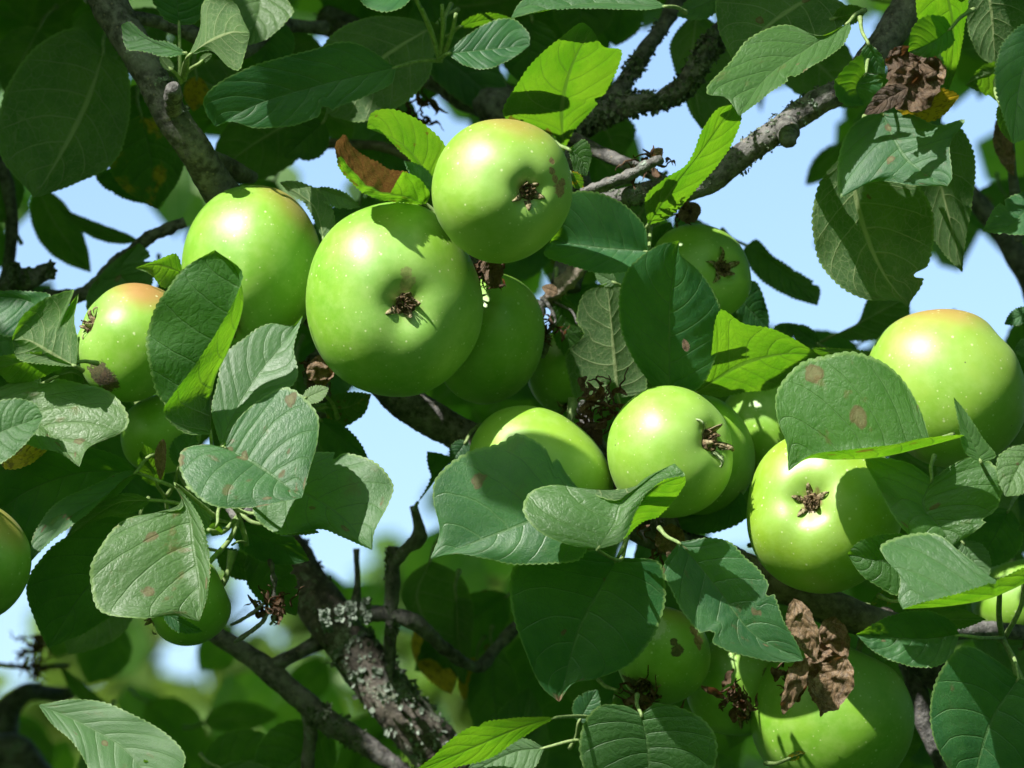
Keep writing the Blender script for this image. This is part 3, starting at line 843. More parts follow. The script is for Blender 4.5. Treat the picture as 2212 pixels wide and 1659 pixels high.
apple(1512, 592, 115, 106, 0.062, (0.50, 0.12, 0.86), 'shaded green apple above the upright dark leaf, blackened calyx at its right', seed=9, rot=-0.5)
apple(1168, 1024, 168, 132, 0.014, (-0.45, -0.62, 0.6), 'oval green apple left of centre behind the broad crinkled leaf', seed=10, rot=-0.62, squash=1.0, base=((0.20, 0.40, 0.02), (0.28, 0.46, 0.04)))
apple(1447, 976, 136, 143, 0.000, (0.70, 0.22, 0.68), 'green apple in the lower centre with a woolly pale calyx at its right', seed=11, calyx='green', calyx_size=1.3, base=((0.19, 0.39, 0.025), (0.27, 0.45, 0.05)))
apple(1500, 985, 131, 136, 0.058, (-0.7, -0.1, 0.6), 'green apple showing only as a dark crescent behind the woolly-calyx apple', seed=12)
apple(1668, 925, 120, 118, 0.085, (0.5, -0.6, 0.5), 'green apple under the bright back-lit leaf, between two larger apples', seed=13)
apple(2045, 838, 180, 169, 0.020, (0.76, 0.62, -0.12), 'large pale apple with peach blush at the right edge of the photo', seed=14, blush=(-0.05, 0.98, 0.1), blush_amt=0.75, rot=-0.3, base=((0.21, 0.40, 0.03), (0.30, 0.46, 0.06)))
apple(1782, 1102, 167, 181, 0.000, (-0.32, 0.17, 0.93), 'large yellow-green apple with a deep dark calyx basin, lower right', seed=15, calyx_size=1.0, squash=0.86, rot=-0.2, lob=0.03, base=((0.22, 0.40, 0.015), (0.28, 0.45, 0.025)), russet=0.7, basin=0.20)
apple(1432, 1416, 103, 106, 0.035, (-0.45, -0.65, 0.6), 'small scarred apple with brown corky patches below the big drooping leaf', seed=16, blush=(0.2, 0.95, 0.1), blush_amt=0.35,
      scars=[(1462, 1400, 16, 'dark'), (1452, 1382, 10, 'dark'), (1500, 1360, 15, 'brown'), (1508, 1378, 15, 'brown'), (1506, 1392, 9, 'brown'), (1358, 1472, 24, 'dark'), (1372, 1500, 20, 'dark'), (1412, 1348, 34, 'pale')])
apple(1588, 1482, 106, 108, 0.068, (0.2, -0.6, 0.7), 'dark green apple squeezed between the scarred apple and the large bottom apple', seed=17, scars=[(1655, 1450, 16, 'dark')])
apple(1797, 1550, 178, 175, 0.060, (-0.4, -0.9, 0.1), 'very large shaded apple at the bottom right behind dead brown leaves', seed=18)
apple(2210, 1300, 110, 95, 0.13, (0.2, -0.9, 0.2), 'sunlit yellow-green apple peeping behind stalks at the right edge', seed=19)
apple(1225, 800, 88, 90, 0.10, (0.1, -0.8, 0.3), 'small deeply shaded apple right of the tucked-away dark one', seed=20)

# ------------------------------------------------------------------ leaves: top left
Z = (0, 0, 0)
leaf([(224, 112), (190, 220), (140, 320), (75, 428)], [(165, 62), (75, 105), (8, 210), (0, 330)], [(272, 150), (278, 255), (245, 350), (165, 395)], d=0.095, g=(0.1, -0.3), side='U', col=(0, 0, 0.1))
gleaf((305, 248), (338, 452), 72, 92, 6, d=0.13, side='T', g=(0, 0.4), col=(0, .32, 0))
gleaf((206, 376), (318, 440), 30, 22, 6, d=0.16, side='T', g=(0, .5), fold=(10, 10))
gleaf((80, 408), (196, 588), 42, 48, -8, d=0.24, side='U', g=(0, .3))
gleaf((298, 520), (128, 450), 18, 14, 12, d=0.2, side='U', stalk=[(318, 548, .2)])
leaf([(856, 145), (700, 182), (565, 222), (465, 273)], [(845, 180), (740, 226), (640, 268), (550, 275), (500, 262)], [(760, 92), (660, 112), (550, 142), (476, 178), (441, 212), (446, 245)], d=0.03, g=(0.25, 0.10), side='T', stalk=[(905, 132, 0.05), (955, 130, 0.055)], fold=(-12, -8))
leaf([(940, 55), (828, 124), (706, 248)], [(870, 38), (790, 40), (715, 78), (690, 140)], [(938, 110), (922, 172), (864, 228), (780, 262)], d=0.085, side='U', g=(0, -.4))
leaf([(966, 116), (1050, 108), (1144, 98)], [(1000, 84), (1060, 48), (1108, 42), (1142, 74)], [(1004, 140), (1050, 148), (1104, 126)], d=0.03, side='T', g=(0.1, -.5), stalk=[(950, 128, .045)])
gleaf((992, 58), (1105, 40), 14, 10, 6, d=0.05, side='U', g=(0, 1.5))
leaf([(1440, 14), (1270, 8), (1104, 40)], [(1300, -60), (1180, -40), (1120, 10)], [(1400, 20), (1250, 17), (1164, 24)], d=-0.01, side='T', g=(0, -.9))
leaf([(935, -70), (850, -20), (755, -40)], [(880, 5), (840, 24), (790, 12)], [(880, -80), (800, -90)], d=0.02, side='T', g=(0, -1))
leaf([(404, 116), (340, 96), (262, 54)], [(360, 122), (310, 110), (274, 104)], [(370, 94), (325, 84), (280, 48)], d=0.0, side='T', g=(0, -.6), stalk=[(404, 150, .01), (398, 172, .02)])
leaf([(408, 120), (452, 90), (500, 70), (540, 72)], [(432, 62), (438, 8), (468, -6), (508, 8), (524, 42)], [(455, 110), (492, 142), (515, 151), (528, 118)], d=-0.005, side='U', g=(0, -.45), col=(0, 0, .6), stalk=[(398, 140, .008), (392, 172, .02)], fold=(25, 10), tooth=2.2)
gleaf((432, 136), (458, 116), 7, 7, 2, d=0.005, side='U', stalk=[(410, 150, .012), (395, 172, .02)])
gleaf((372, 152), (345, 120), 8, 12, 2, d=0.01, side='U', stalk=[(385, 165, .016), (392, 178, .02)])
leaf([(387, 54), (383, 10), (380, -60)], [(360, 44), (338, 15), (318, -30)], [(420, 50), (440, 20), (440, -30)], d=0.03, side='T', g=(0, .3), stalk=[(388, 110, .02), (390, 165, .02)])
leaf([(565, -60), (560, 20), (537, 98)], [(632, 20), (612, 52), (575, 84)], [(500, -20), (512, 30), (522, 65)], d=0.06, side='T', g=(0, -.5), col=(0, 0, .5))
gleaf((600, 40), (560, 150), 55, 50, 0, d=0.12, side='T', g=(0, .5))
gleaf((240, 40), (150, 95), 55, 40, 0, d=0.2, side='T', g=(0, -.5), col=(0, 0, .6))
gleaf((180, -20), (60, 60), 30, 40, 0, d=0.22, side='U', g=(0, .5))
gleaf((85, 60), (10, 200), 55, 60, 0, d=0.2, side='U')
gleaf((312, 190), (268, 225), 18, 20, 0, d=0.16, side='U', g=(0, 1.2))
gleaf((425, 165), (418, 240), 26, 24, 0, d=0.14, side='U', col=(0, .8, 0))
gleaf((700, 262), (615, 340), 50, 42, 0, d=0.13, side='T', g=(0, .4))
# upper centre
leaf([(1217, 326), (1216, 224), (1236, 140), (1278, 62)], [(1152, 284), (1088, 248), (1112, 192), (1156, 130), (1212, 82), (1256, 50)], [(1240, 282), (1300, 210), (1338, 136), (1340, 108), (1303, 100)], d=0.04, g=(.6, 1.8), side='U', fold=(6, 6), stalk=[(1210, 370, .06)], seed=3, col=(0.12, 0, 0))
leaf([(938, 396), (868, 312), (792, 276)], [(904, 360), (862, 322), (822, 284)], [(962, 322), (940, 290), (908, 264), (876, 246), (836, 236), (802, 246)], d=0.012, g=(.4, 1.4), side='U', col=(.15, 0, 0), fold=(4, 10))
leaf([(922, 442), (865, 424), (790, 398), (720, 320)], [(864, 436), (800, 422), (745, 378)], [(928, 410), (880, 374), (845, 368), (800, 345), (762, 318), (742, 290)], d=-0.018, g=(.3, 1.3), side='U', fold=(6, -45), crump=8,
     dead=lambda u, v: 1.0 if (v > 0.15 and u > 0.35) or u > 0.9 else (0.35 if v > -0.2 and u > .3 else 0.0), stalk=[(945, 462, 0.0)], seed=1200, col=(.4, 0, 0), label='curled leaf, half brown and withered, half bright green')
gleaf((938, 416), (872, 348), 10, 22, 0, d=0.01, side='T', g=(0, -.3))
leaf([(700, 520), (680, 450), (640, 415), (604, 394)], [(660, 440), (630, 420)], [(722, 490), (714, 445), (690, 415), (655, 396), (625, 391)], d=0.035, side='U', g=(0, -.4), col=(0, 0, .4))
gleaf((682, 408), (779, 448), 10, 26, 6, d=0.04, side='T', g=(0, -.6), col=(0, 0, .8), crump=2, fold=(-14, -14))
leaf([(1400, 543), (1300, 536), (1190, 520)], [(1378, 578), (1305, 590), (1225, 570), (1176, 549)], [(1392, 490), (1344, 440), (1285, 416), (1234, 420)], d=0.02, g=(0, -.15), side='T', fold=(-60, -55), stalk=[(1404, 510, .03), (1406, 480, .04)], quilt=1.5)
leaf([(1228, 322), (1255, 345), (1268, 380)], [(1262, 302), (1277, 330), (1272, 362)], [(1236, 350), (1244, 374)], d=0.03, side='T', g=(0, .3))
gleaf((1232, 372), (1258, 410), 14, 12, 0, d=0.03, side='U', g=(0, 1), col=(0, .4, 0))
leaf([(1400, 486), (1455, 405), (1520, 320), (1588, 224)], [(1396, 425), (1440, 385), (1487, 352), (1519, 280), (1551, 236)], [(1447, 468), (1499, 412), (1567, 332), (1601, 255)], d=-0.0, g=(.3, 1.4), side='U', fold=(-12, 30), curl=10)
# centre right, upright dark leaf and the back-lit one behind it
leaf([(1447, 866), (1446, 770), (1448, 640), (1467, 520)], [(1395, 815), (1350, 735), (1338, 663), (1350, 595), (1387, 553), (1427, 529)], [(1511, 836), (1551, 755), (1560, 690), (1543, 635), (1507, 583), (1468, 548)], d=0.014, g=(0.10, 0.38), side='T', quilt=4.5, bulge=.08, fold=(-8, -16), stalk=[(1448, 890, .04)])
gleaf((1486, 760), (1476, 732), 7, 7, 0, d=-0.001, side='T', dead=1.0, crump=3, teeth=8, tooth=1, stalk=False, name='dead_leaf', label='tiny brown scrap stuck to the upright dark leaf')
leaf([(1500, 850), (1600, 790), (1690, 765), (1772, 768)], [(1530, 800), (1555, 672), (1607, 700), (1667, 711), (1715, 733)], [(1560, 856), (1610, 846), (1672, 838), (1700, 812)], d=0.034, g=(.5, 1.8), side='U', fold=(6, 6))
leaf([(1335, 860), (1325, 740), (1312, 612)], [(1256, 885), (1230, 815), (1224, 763), (1262, 722), (1246, 690), (1264, 633)], [(1395, 840), (1370, 720), (1350, 630)], d=0.052, g=(0, .1), side='U', fold=(8, 8))
gleaf((1210, 640), (1238, 790), 34, 30, 0, d=0.075, side='T', g=(0, .4))
gleaf((1330, 612), (1285, 588), 16, 14, 0, d=0.05, side='T', col=(0, 0, .5))
gleaf((1400, 560), (1450, 480), 30, 36, 0, d=0.07, side='T', g=(0, .4))
leaf([(1612, 530), (1680, 575), (1766, 660)], [(1605, 545), (1640, 600), (1705, 640)], [(1635, 518), (1668, 552), (1727, 590), (1770, 622)], d=0.17, side='T', g=(0, -.5), fold=(-16, -16))
leaf([(1590, 640), (1640, 690), (1660, 712)], [(1600, 700), (1625, 714)], [(1630, 608), (1660, 680)], d=0.11, side='T', g=(0, .4))
gleaf((1690, 740), (1712, 698), 30, 14, 0, d=0.12, side='T')
gleaf((1770, 745), (1706, 700), 22, 18, 0, d=0.13, side='T', g=(0, .4))
leaf([(1800, 724), (1870, 690), (1965, 640)], [(1840, 735), (1900, 730), (1960, 690)], [(1850, 700), (1880, 640), (1930, 620)], d=0.15, side='U', g=(0, .3))
gleaf((1890, 765), (1752, 752), 22, 10, 6, d=0.03, side='U', g=(0, .9), col=(0, 0, .5))
# top right
leaf([(1834, 48), (1740, 108), (1655, 168), (1597, 250)], [(1799, 68), (1767, 77), (1707, 55), (1660, 62), (1612, 90), (1575, 138), (1530, 184), (1530, 203), (1570, 212)], [(1838, 62), (1815, 102), (1747, 146), (1667, 196), (1622, 232)], d=-0.012, g=(0.1, -.75), side='T', col=(.25, 0, .2), fold=(-14, -22), curl=-14)
leaf([(1775, -20), (1680, 40), (1582, 128)], [(1640, -70), (1552, -10), (1552, 60), (1568, 102)], [(1830, 20), (1795, 78), (1700, 90), (1628, 78), (1618, 96)], d=0.03, side='U', g=(0, -.4), col=(.1, 0, .5))
gleaf((1800, 40), (1872, 22), 20, 22, 0, d=0.03, side='U', g=(0, 1.2))
leaf([(1870, 158), (1850, 190), (1866, 228)], [(1905, 168), (1895, 205)], [(1860, 120), (1805, 175), (1812, 215), (1835, 228)], d=-0.005, side='T', g=(0, .5), fold=(-16, -14))
leaf([(1875, 92), (1893, 130), (1911, 162)], [(1900, 116), (1910, 140)], [(1862, 110), (1866, 150)], d=-0.002, side='T', g=(0, .4))
leaf([(2055, 60), (2010, 95), (1962, 112)], [(2060, 90), (2035, 112), (2003, 124)], [(2040, 38), (2000, 36), (1972, 60)], d=-0.01, side='T', g=(0, .6), fold=(-10, -10))
leaf([(2036, -50), (2060, 60), (2050, 194)], [(1984, -20), (1990, 60), (2040, 130), (2030, 175)], [(2088, -10), (2082, 60), (2070, 130)], d=0.01, side='U', g=(.5, 1.7))
leaf([(2120, -80), (2140, 20), (2150, 140)], [(2095, -30), (2092, 60), (2118, 122)], [(2240, -40), (2240, 60), (2200, 130)], d=0.03, side='U', g=(0, .2), fold=(10, 10))
leaf([(2250, 40), (2205, 170), (2188, 310)], [(2200, 60), (2165, 100), (2151, 160), (2158, 215), (2175, 270)], [(2290, 120), (2280, 220), (2230, 290)], d=-0.035, side='T', g=(0, -.5), tooth=4.5)
leaf([(2180, 150), (2120, 165), (2085, 184)], [(2160, 215), (2130, 205)], [(2160, 135), (2123, 143)], d=0.03, side='U', g=(0, .9), col=(0, 0, 1))
gleaf((2160, 225), (2186, 308), 10, 16, 0, d=-0.01, side='U', g=(0, .6), col=(0, 0, 1))
leaf([(1905, 244), (1934, 304), (1967, 352), (2046, 402)], [(1967, 247), (2023, 271), (2083, 260), (2052, 312), (2056, 384)], [(1875, 248), (1835, 280), (1813, 340), (1816, 424), (1855, 404), (1900, 391), (1975, 400)], d=0.0, g=(-.15, -.45), side='T', col=(.35, 0, 0), fold=(-18, 10), curl=-10)
leaf([(1842, 330), (1847, 416), (1871, 508), (1907, 588), (1962, 664)], [(1960, 385), (2007, 440), (2015, 520), (1990, 615), (1968, 650)], [(1805, 352), (1770, 400), (1756, 472), (1770, 560), (1807, 610), (1867, 645), (1940, 650)], d=0.03, g=(0, .1), side='U', fold=(8, 8), col=(.12, 0, 0), stalk=[(1860, 290, .01), (1868, 250, .015)], tooth=3.4)
leaf([(2000, 290), (2040, 430), (2079, 588)], [(2067, 272), (2104, 340), (2100, 430), (2084, 525)], [(1980, 380), (2010, 500), (2047, 555)], d=0.045, side='U', g=(.1, .1), tooth=3.4)
gleaf((1820, 310), (1740, 400), 34, 18, -6, d=0.42, side='U')
leaf([(2240, 420), (2190, 480), (2122, 500)], [(2230, 500), (2170, 505)], [(2212, 415), (2155, 444)], d=0.02, side='T', g=(0, -.9))
leaf([(1505, 20), (1495, 140), (1516, 280)], [(1450, 90), (1458, 150), (1490, 240)], [(1570, 80), (1600, 180), (1570, 250)], d=0.14, side='U', g=(0, -.3))
gleaf((1562, -10), (1462, 34), 30, 26, 0, d=0.07, side='T', g=(0, -.6), col=(0, 0, .4))
gleaf((1300, 255), (1335, 345), 60, 50, 0, d=0.22, side='U', g=(0, .7))
gleaf((1150, 40), (1140, 190), 60, 70, 0, d=0.19, side='T', g=(0, .3))
gleaf((1260, -40), (1250, 100), 70, 60, 0, d=0.21, side='T', g=(0, .3))
gleaf((1350, -20), (1330, 100), 50, 60, 0, d=0.22, side='T', g=(0, .3))
leaf([(960, 60), (955, 100), (958, 130)], [(925, 48), (945, 105)], [(945, 40), (965, 90)], d=0.05, side='U', g=(0, .6))
gleaf((1410, 345), (1432, 320), 12, 10, 0, d=0.02, side='U', dead=1.0, crump=3, name='dead_leaf')
# stalks of the cluster at the top
for (a_, b_) in (((948, 126, .05), (912, 20, .03)), ((950, 124, .05), (955, 10, .03)), ((958, 120, .05), (985, 30, .03)), ((950, 124, .05), (890, -20, .03))):
    c = crom(np.array([a_, ((a_[0] + b_[0]) / 2 + 4, (a_[1] + b_[1]) / 2, .04), b_]), 10)
    v, f = tube(P(c[:, 0], c[:, 1], c[:, 2]), np.linspace(6, 4.5, 10) * S, 8)
    link2('stalk', v, f, STALK, TREE)
# ------------------------------------------------------------------ left middle group
leaf([(455, 938), (462, 827), (496, 751), (526, 651), (505, 575), (464, 540)], [(352, 868), (326, 800), (318, 735), (334, 672), (362, 625), (402, 577)], [(400, 935), (354, 890), (374, 853), (432, 775), (482, 695), (514, 630), (521, 585)], d=-0.042, g=(0.05, .15), side='T', fold=(-20, -55), quilt=2.0, stalk=[(458, 975, -.03), (466, 1080, -.01)], tooth=3.2, seed=5)
leaf([(478, 966), (500, 903), (560, 807), (610, 745), (654, 681)], [(458, 887), (471, 825), (484, 771), (528, 731), (580, 700), (630, 704)], [(560, 930), (615, 850), (642, 812), (634, 750)], d=-0.022, g=(-.1, -.5), side='T', fold=(-12, -14), quilt=1.6, col=(0, 0, .35))
leaf([(482, 965), (560, 1008), (652, 1075)], [(515, 905), (565, 862), (620, 838), (682, 890), (686, 950), (668, 1015)], [(440, 960), (392, 976), (398, 1035), (455, 1090), (540, 1096), (608, 1084)], d=-0.052, g=(0.0, -.55), side='T', col=(.55, 0, .15), fold=(-16, -8), stalk=[(455, 985, -.03), (440, 1040, 0)])
leaf([(560, 1035), (650, 1062), (730, 1110), (804, 1188)], [(620, 992), (690, 977), (796, 992), (848, 1045), (838, 1090), (808, 1150)], [(548, 1106), (600, 1152), (696, 1143), (745, 1162)], d=-0.028, g=(-.1, -.6), side='T', col=(.25, 0, .35), fold=(-10, 14), wave=.06)
leaf([(375, 1046), (408, 1105), (420, 1180), (432, 1260), (430, 1342)], [(395, 1095), (332, 1107), (262, 1128), (204, 1205), (196, 1251), (216, 1318), (300, 1335), (380, 1330)], [(396, 1066), (434, 1126), (452, 1215), (446, 1290)], d=-0.03, g=(.05, -.5), side='T', col=(.5, 0, .3), fold=(-12, -30), stalk=[(380, 1046, -.015), (470, 1120, 0.0)])
leaf([(300, 1125), (230, 1220), (165, 1300), (104, 1400)], [(230, 1116), (160, 1150), (100, 1195), (58, 1265), (76, 1340)], [(330, 1180), (300, 1280), (240, 1330), (180, 1368)], d=0.02, side='T', g=(0, .35), fold=(-6, -6))
leaf([(298, 1022), (180, 1020), (60, 1060), (-30, 1130)], [(240, 1080), (160, 1130), (60, 1190)], [(262, 990), (192, 968), (110, 972), (0, 995)], d=0.0, side='T', g=(0, .4), stalk=[(345, 1040, -.01), (400, 1062, 0)])
leaf([(296, 1018), (230, 1068), (150, 1118), (66, 1214)], [(262, 1042), (185, 1111), (110, 1168)], [(270, 1018), (200, 1050), (120, 1090), (72, 1160)], d=-0.012, side='T', g=(0, -.5), col=(.3, .1, .2), fold=(-10, -4))
leaf([(328, 1080), (250, 1088), (140, 1165)], [(300, 1102), (220, 1118)], [(280, 1066), (225, 1083), (170, 1120)], d=0.0, side='U', g=(0, .5), stalk=[(372, 1085, 0), (404, 1092, 0)])
leaf([(-25, 850), (60, 895), (120, 950), (171, 1008)], [(20, 935), (75, 965), (130, 978)], [(40, 822), (110, 818), (170, 828), (240, 850), (276, 900), (268, 930), (190, 968)], d=-0.03, side='T', g=(0, -.6), col=(.4, 0, .6), fold=(-10, -12))
leaf([(-50, 960), (10, 930), (92, 900)], [(-10, 1000), (25, 985), (78, 930)], [(-30, 880), (30, 862), (75, 872)], d=-0.045, side='T', g=(0, -.4), col=(0, 0, .2), quilt=2.2)
leaf([(-10, 960), (40, 985), (110, 966)], [(10, 1010), (60, 1004)], [(30, 950), (80, 948)], d=-0.01, side='T', g=(0, -.5), col=(.7, .9, 1))
leaf([(164, 792), (110, 765), (60, 735), (26, 735)], [(100, 786), (40, 775)], [(168, 740), (160, 690), (166, 630), (104, 643), (52, 680), (32, 715)], d=-0.035, side='U', g=(0, -.35), col=(0, 0, .6), fold=(6, -20), bulge=.14, stalk=[(178, 800, -.01)])
leaf([(150, 786), (70, 776), (-10, 800)], [(80, 818), (30, 830)], [(110, 762), (40, 766), (0, 772)], d=-0.03, side='U', g=(0, 1))
leaf([(110, 690), (60, 650), (-20, 640)], [(60, 720), (0, 720)], [(110, 640), (60, 630), (0, 630)], d=-0.005, side='T', g=(0, -.4))
leaf([(-20, 740), (40, 730), (100, 700)], [(0, 790), (70, 770)], [(-10, 680), (50, 670)], d=0.01, side='T', g=(0, -.3))
leaf([(118, 815), (160, 805), (204, 838)], [(150, 795), (185, 806)], [(135, 845), (180, 855)], d=0.005, side='U', g=(0, 1))
leaf([(396, 590), (340, 572), (292, 579)], [(380, 612), (352, 620), (325, 592)], [(380, 550), (345, 560)], d=0.0, side='U', g=(0, 1), fold=(-14, -6))
leaf([(320, 640), (260, 590), (300, 524)], [(200, 680), (188, 640), (230, 580)], [(330, 600), (322, 550)], d=0.11, side='T', g=(0, .1), col=(.3, 0, .3))
gleaf((690, 905), (796, 994), 22, 48, 0, d=0.06, side='T', g=(0, .3))
leaf([(700, 880), (750, 880), (802, 852)], [(720, 855), (765, 848)], [(720, 925), (784, 896)], d=0.06, side='U', g=(0, .3), col=(.3, .3, 0))
gleaf((700, 850), (668, 800), 20, 14, 0, d=0.04, side='T', dead=1.0, crump=8, name='dead_leaf')
gleaf((655, 862), (710, 838), 16, 18, 0, d=0.01, side='T', g=(0, -.5), col=(0, 0, 1), label='torn pale leaf scrap beside the biggest apple')
# under the spotted leaves
gleaf((500, 1130), (668, 1211), 40, 46, 0, d=0.03, side='T', g=(0, .5))
gleaf((560, 1160), (640, 1330), 46, 56, -10, d=0.05, side='T', g=(0, .3))
gleaf((470, 1190), (560, 1250), 26, 30, 0, d=0.05, side='T', g=(0, .5))
gleaf((412, 1060), (452, 1140), 20, 22, 0, d=0.01, side='T', g=(0, -.2), col=(0, 0, .4))
gleaf((385, 1010), (420, 930), 34, 24, 0, d=0.01, side='T', quilt=2.4)
gleaf((470, 1130), (458, 1158), 16, 12, 0, d=-0.005, side='U', g=(0, 1))
gleaf((352, 1318), (438, 1364), 10, 20, -6, d=-0.008, side='T', stalk=False)
gleaf((340, 1050), (310, 960), 26, 26, 0, d=0.01, side='U', g=(0, .8))
gleaf((560, 1110), (690, 1150), 10, 22, 0, d=-0.005, side='U', g=(0, .3), col=(0, 0, .5))
for (a_, m_, b_, r_) in (((515, 1115, .012), (480, 1150, .0), (450, 1145, -.01), 6), ((515, 1115, .012), (500, 1160, .0), (452, 1215, -.02), 6.5), ((515, 1115, .012), (530, 1160, .01), (533, 1180, .01), 7),
                     ((520, 1110, .012), (545, 1128, .01), (580, 1134, .01), 5), ((533, 1172, .01), (515, 1170, .0), (500, 1178, .0), 3), ((466, 970, -.03), (480, 1060, .0), (515, 1110, .012), 5)):
    c = crom(np.array([a_, m_, b_]), 10)
    v, f = tube(P(c[:, 0], c[:, 1], c[:, 2]), np.linspace(r_, r_ * .85, 10) * S, 8, 0.06, 200)
    link2('stalk', v, f, STALK, TREE)
branch([(500, 1100, .02, 12), (512, 1112, .015, 14), (528, 1116, .015, 13), (560, 1090, .03, 14), (640, 1010, .06, 16), (700, 900, .075, 18)], name='twig', rough=.3, sides=12, step=4, rs=200)
# ------------------------------------------------------------------ centre and lower centre
leaf([(1300, 1078), (1210, 1098), (1144, 1127), (1030, 1170), (930, 1207)], [(1256, 1203), (1184, 1216), (1104, 1217), (1044, 1204), (984, 1196)], [(1256, 1060), (1225, 1025), (1204, 992), (1194, 1000), (1178, 970), (1144, 947), (1116, 939), (1084, 958), (1010, 979), (944, 1031), (937, 1080), (950, 1150)], d=-0.034, g=(0, -.35), side='T', fold=(-4, -14), quilt=2.4, col=(.12, 0, .1), tooth=3.4)
leaf([(1290, 1187), (1330, 1130), (1344, 1090), (1400, 1035), (1457, 1001)], [(1224, 1175), (1162, 1146), (1131, 1105), (1140, 1070), (1164, 1054), (1210, 1048), (1266, 1062), (1335, 1080), (1395, 1032)], [(1345, 1165), (1374, 1102), (1404, 1058), (1478, 1028)], d=-0.05, g=(0, -.55), side='T', fold=(-6, -6), col=(0, 0, .25), tooth=2, stalk=[(1340, 1210, -.03), (1352, 1165, .0)])
leaf([(1345, 1168), (1374, 1102), (1405, 1058), (1480, 1028)], [(1385, 1128), (1424, 1113), (1478, 1048)], [(1360, 1130), (1385, 1082), (1430, 1040)], d=-0.046, g=(.5, 1.8), side='U', stalk=False, fold=(4, 2))
leaf([(1333, 1208), (1290, 1283), (1248, 1367), (1208, 1516)], [(1304, 1190), (1190, 1200), (1114, 1222), (1103, 1275), (1112, 1339), (1143, 1427), (1172, 1485)], [(1352, 1205), (1424, 1217), (1436, 1291), (1416, 1363), (1364, 1431), (1290, 1465), (1236, 1478)], d=-0.012, g=(0, .12), side='T', quilt=1.6, col=(.1, 0, 0), tooth=2.8, stalk=[(1342, 1190, -.02), (1356, 1160, 0.0)], dead=lambda u, v: max(0, (u - .82) * 3.5))
leaf([(1466, 1172), (1500, 1210), (1555, 1279), (1630, 1372), (1735, 1426)], [(1527, 1163), (1575, 1171), (1607, 1203), (1635, 1227), (1667, 1275), (1695, 1347), (1722, 1392)], [(1434, 1225), (1459, 1291), (1495, 1347), (1551, 1395), (1639, 1423), (1700, 1430)], d=-0.03, g=(0, -.15), side='T', quilt=1.8, col=(.35, 0, .05), tooth=2.8)
leaf([(1600, 1060), (1530, 1110), (1450, 1120)], [(1560, 1080), (1500, 1100)], [(1618, 1110), (1560, 1145), (1490, 1150)], d=0.05, side='T', g=(0, .4))
leaf([(1310, 1075), (1260, 1085), (1180, 1060)], [(1250, 1110)], [(1260, 1065)], d=-0.01, side='T', g=(0, .2))
leaf([(898, 1092), (930, 1040), (922, 975)], [(930, 1035), (924, 1000)], [(960, 1012), (978, 992), (950, 980)], d=0.10, side='T', g=(0, .3), stalk=[(896, 1100, .12)])
gleaf((1008, 952), (974, 1000), 22, 20, 0, d=0.07, side='T')
leaf([(930, 1210), (900, 1300), (1000, 1478)], [(880, 1250), (870, 1300), (940, 1400)], [(992, 1243), (1018, 1300), (1018, 1400)], d=0.2, side='U', g=(0, .2))
leaf([(985, 1290), (990, 1380), (1004, 1480)], [(980, 1330), (984, 1420)], [(1018, 1300), (1016, 1400)], d=0.185, side='U', g=(0, .2), col=(0, 0, .5))
gleaf((905, 1345), (975, 1500), 50, 40, 0, d=0.24, side='U', col=(0, 1, 0), label='yellowing leaf in the shade below centre')
gleaf((1030, 1420), (1000, 1512), 18, 26, 0, d=0.22, side='U', col=(0, 1, 0))
leaf([(1200, 1550), (1124, 1572), (1010, 1620), (880, 1675)], [(1160, 1572), (1104, 1607), (1050, 1640)], [(1140, 1550), (1044, 1562), (984, 1591), (930, 1640)], d=-0.02, side='U', g=(.4, 1.7), stalk=[(1264, 1548, -.01), (1320, 1560, .01)])
leaf([(1176, 1616), (1110, 1625), (1000, 1680)], [(1150, 1660), (1060, 1690)], [(1144, 1599), (1100, 1594), (1040, 1620)], d=-0.005, side='T', g=(0, -.4), col=(0, 0, .4), stalk=[(1240, 1600, 0), (1300, 1600, .01)])
leaf([(1385, 1542), (1400, 1620), (1400, 1730)], [(1350, 1525), (1290, 1528), (1254, 1590), (1270, 1670)], [(1420, 1520), (1504, 1545), (1546, 1595), (1530, 1680)], d=-0.01, side='T', g=(0, .05), fold=(-8, -8))
gleaf((1250, 1560), (1290, 1490), 30, 26, 0, d=0.04, side='T')
gleaf((1330, 1490), (1400, 1540), 30, 40, 0, d=0.05, side='U', g=(0, .5))
leaf([(84, 1523), (170, 1560), (270, 1620), (350, 1720)], [(150, 1512), (220, 1517), (300, 1551), (360, 1587), (400, 1640)], [(110, 1560), (160, 1605), (220, 1690)], d=-0.04, side='T', g=(0, -.5), col=(.3, 0, .4), stalk=False)
gleaf((350, 1700), (310, 1640), 10, 12, 0, d=-0.04, side='U', g=(0, 1), stalk=False)
for a_ in (((255, 1345), (190, 1478), 58, 62, 0, dict(d=.45, side='T')), ((440, 1560), (602, 1545), 38, 28, 0, dict(d=.5, side='U', g=(0, .3))), ((318, 1515), (445, 1650), 62, 58, 0, dict(d=.55, side='T')),
           ((705, 1430), (615, 1505), 50, 34, 0, dict(d=.6, side='U', g=(0, 1.2))), ((330, 1650), (560, 1640), 50, 60, 0, dict(d=.7, side='U')), ((-10, 1560), (120, 1640), 50, 50, 0, dict(d=.8, side='T', g=(0, -.6))),
           ((500, 1360), (430, 1450), 46, 40, 0, dict(d=.8, side='U')), ((140, 1345), (120, 1420), 40, 40, 0, dict(d=.5, side='U')), ((250, 1545), (130, 1440), 20, 14, 8, dict(d=.4, side='U', g=(0, .4))),
           ((740, 1350), (700, 1230), 40, 36, 0, dict(d=.9, side='U', g=(0, -.4)))):
    gleaf(*a_[:5], hero=False, nv=4, seed=int(a_[0][0]) + 500, **a_[5])
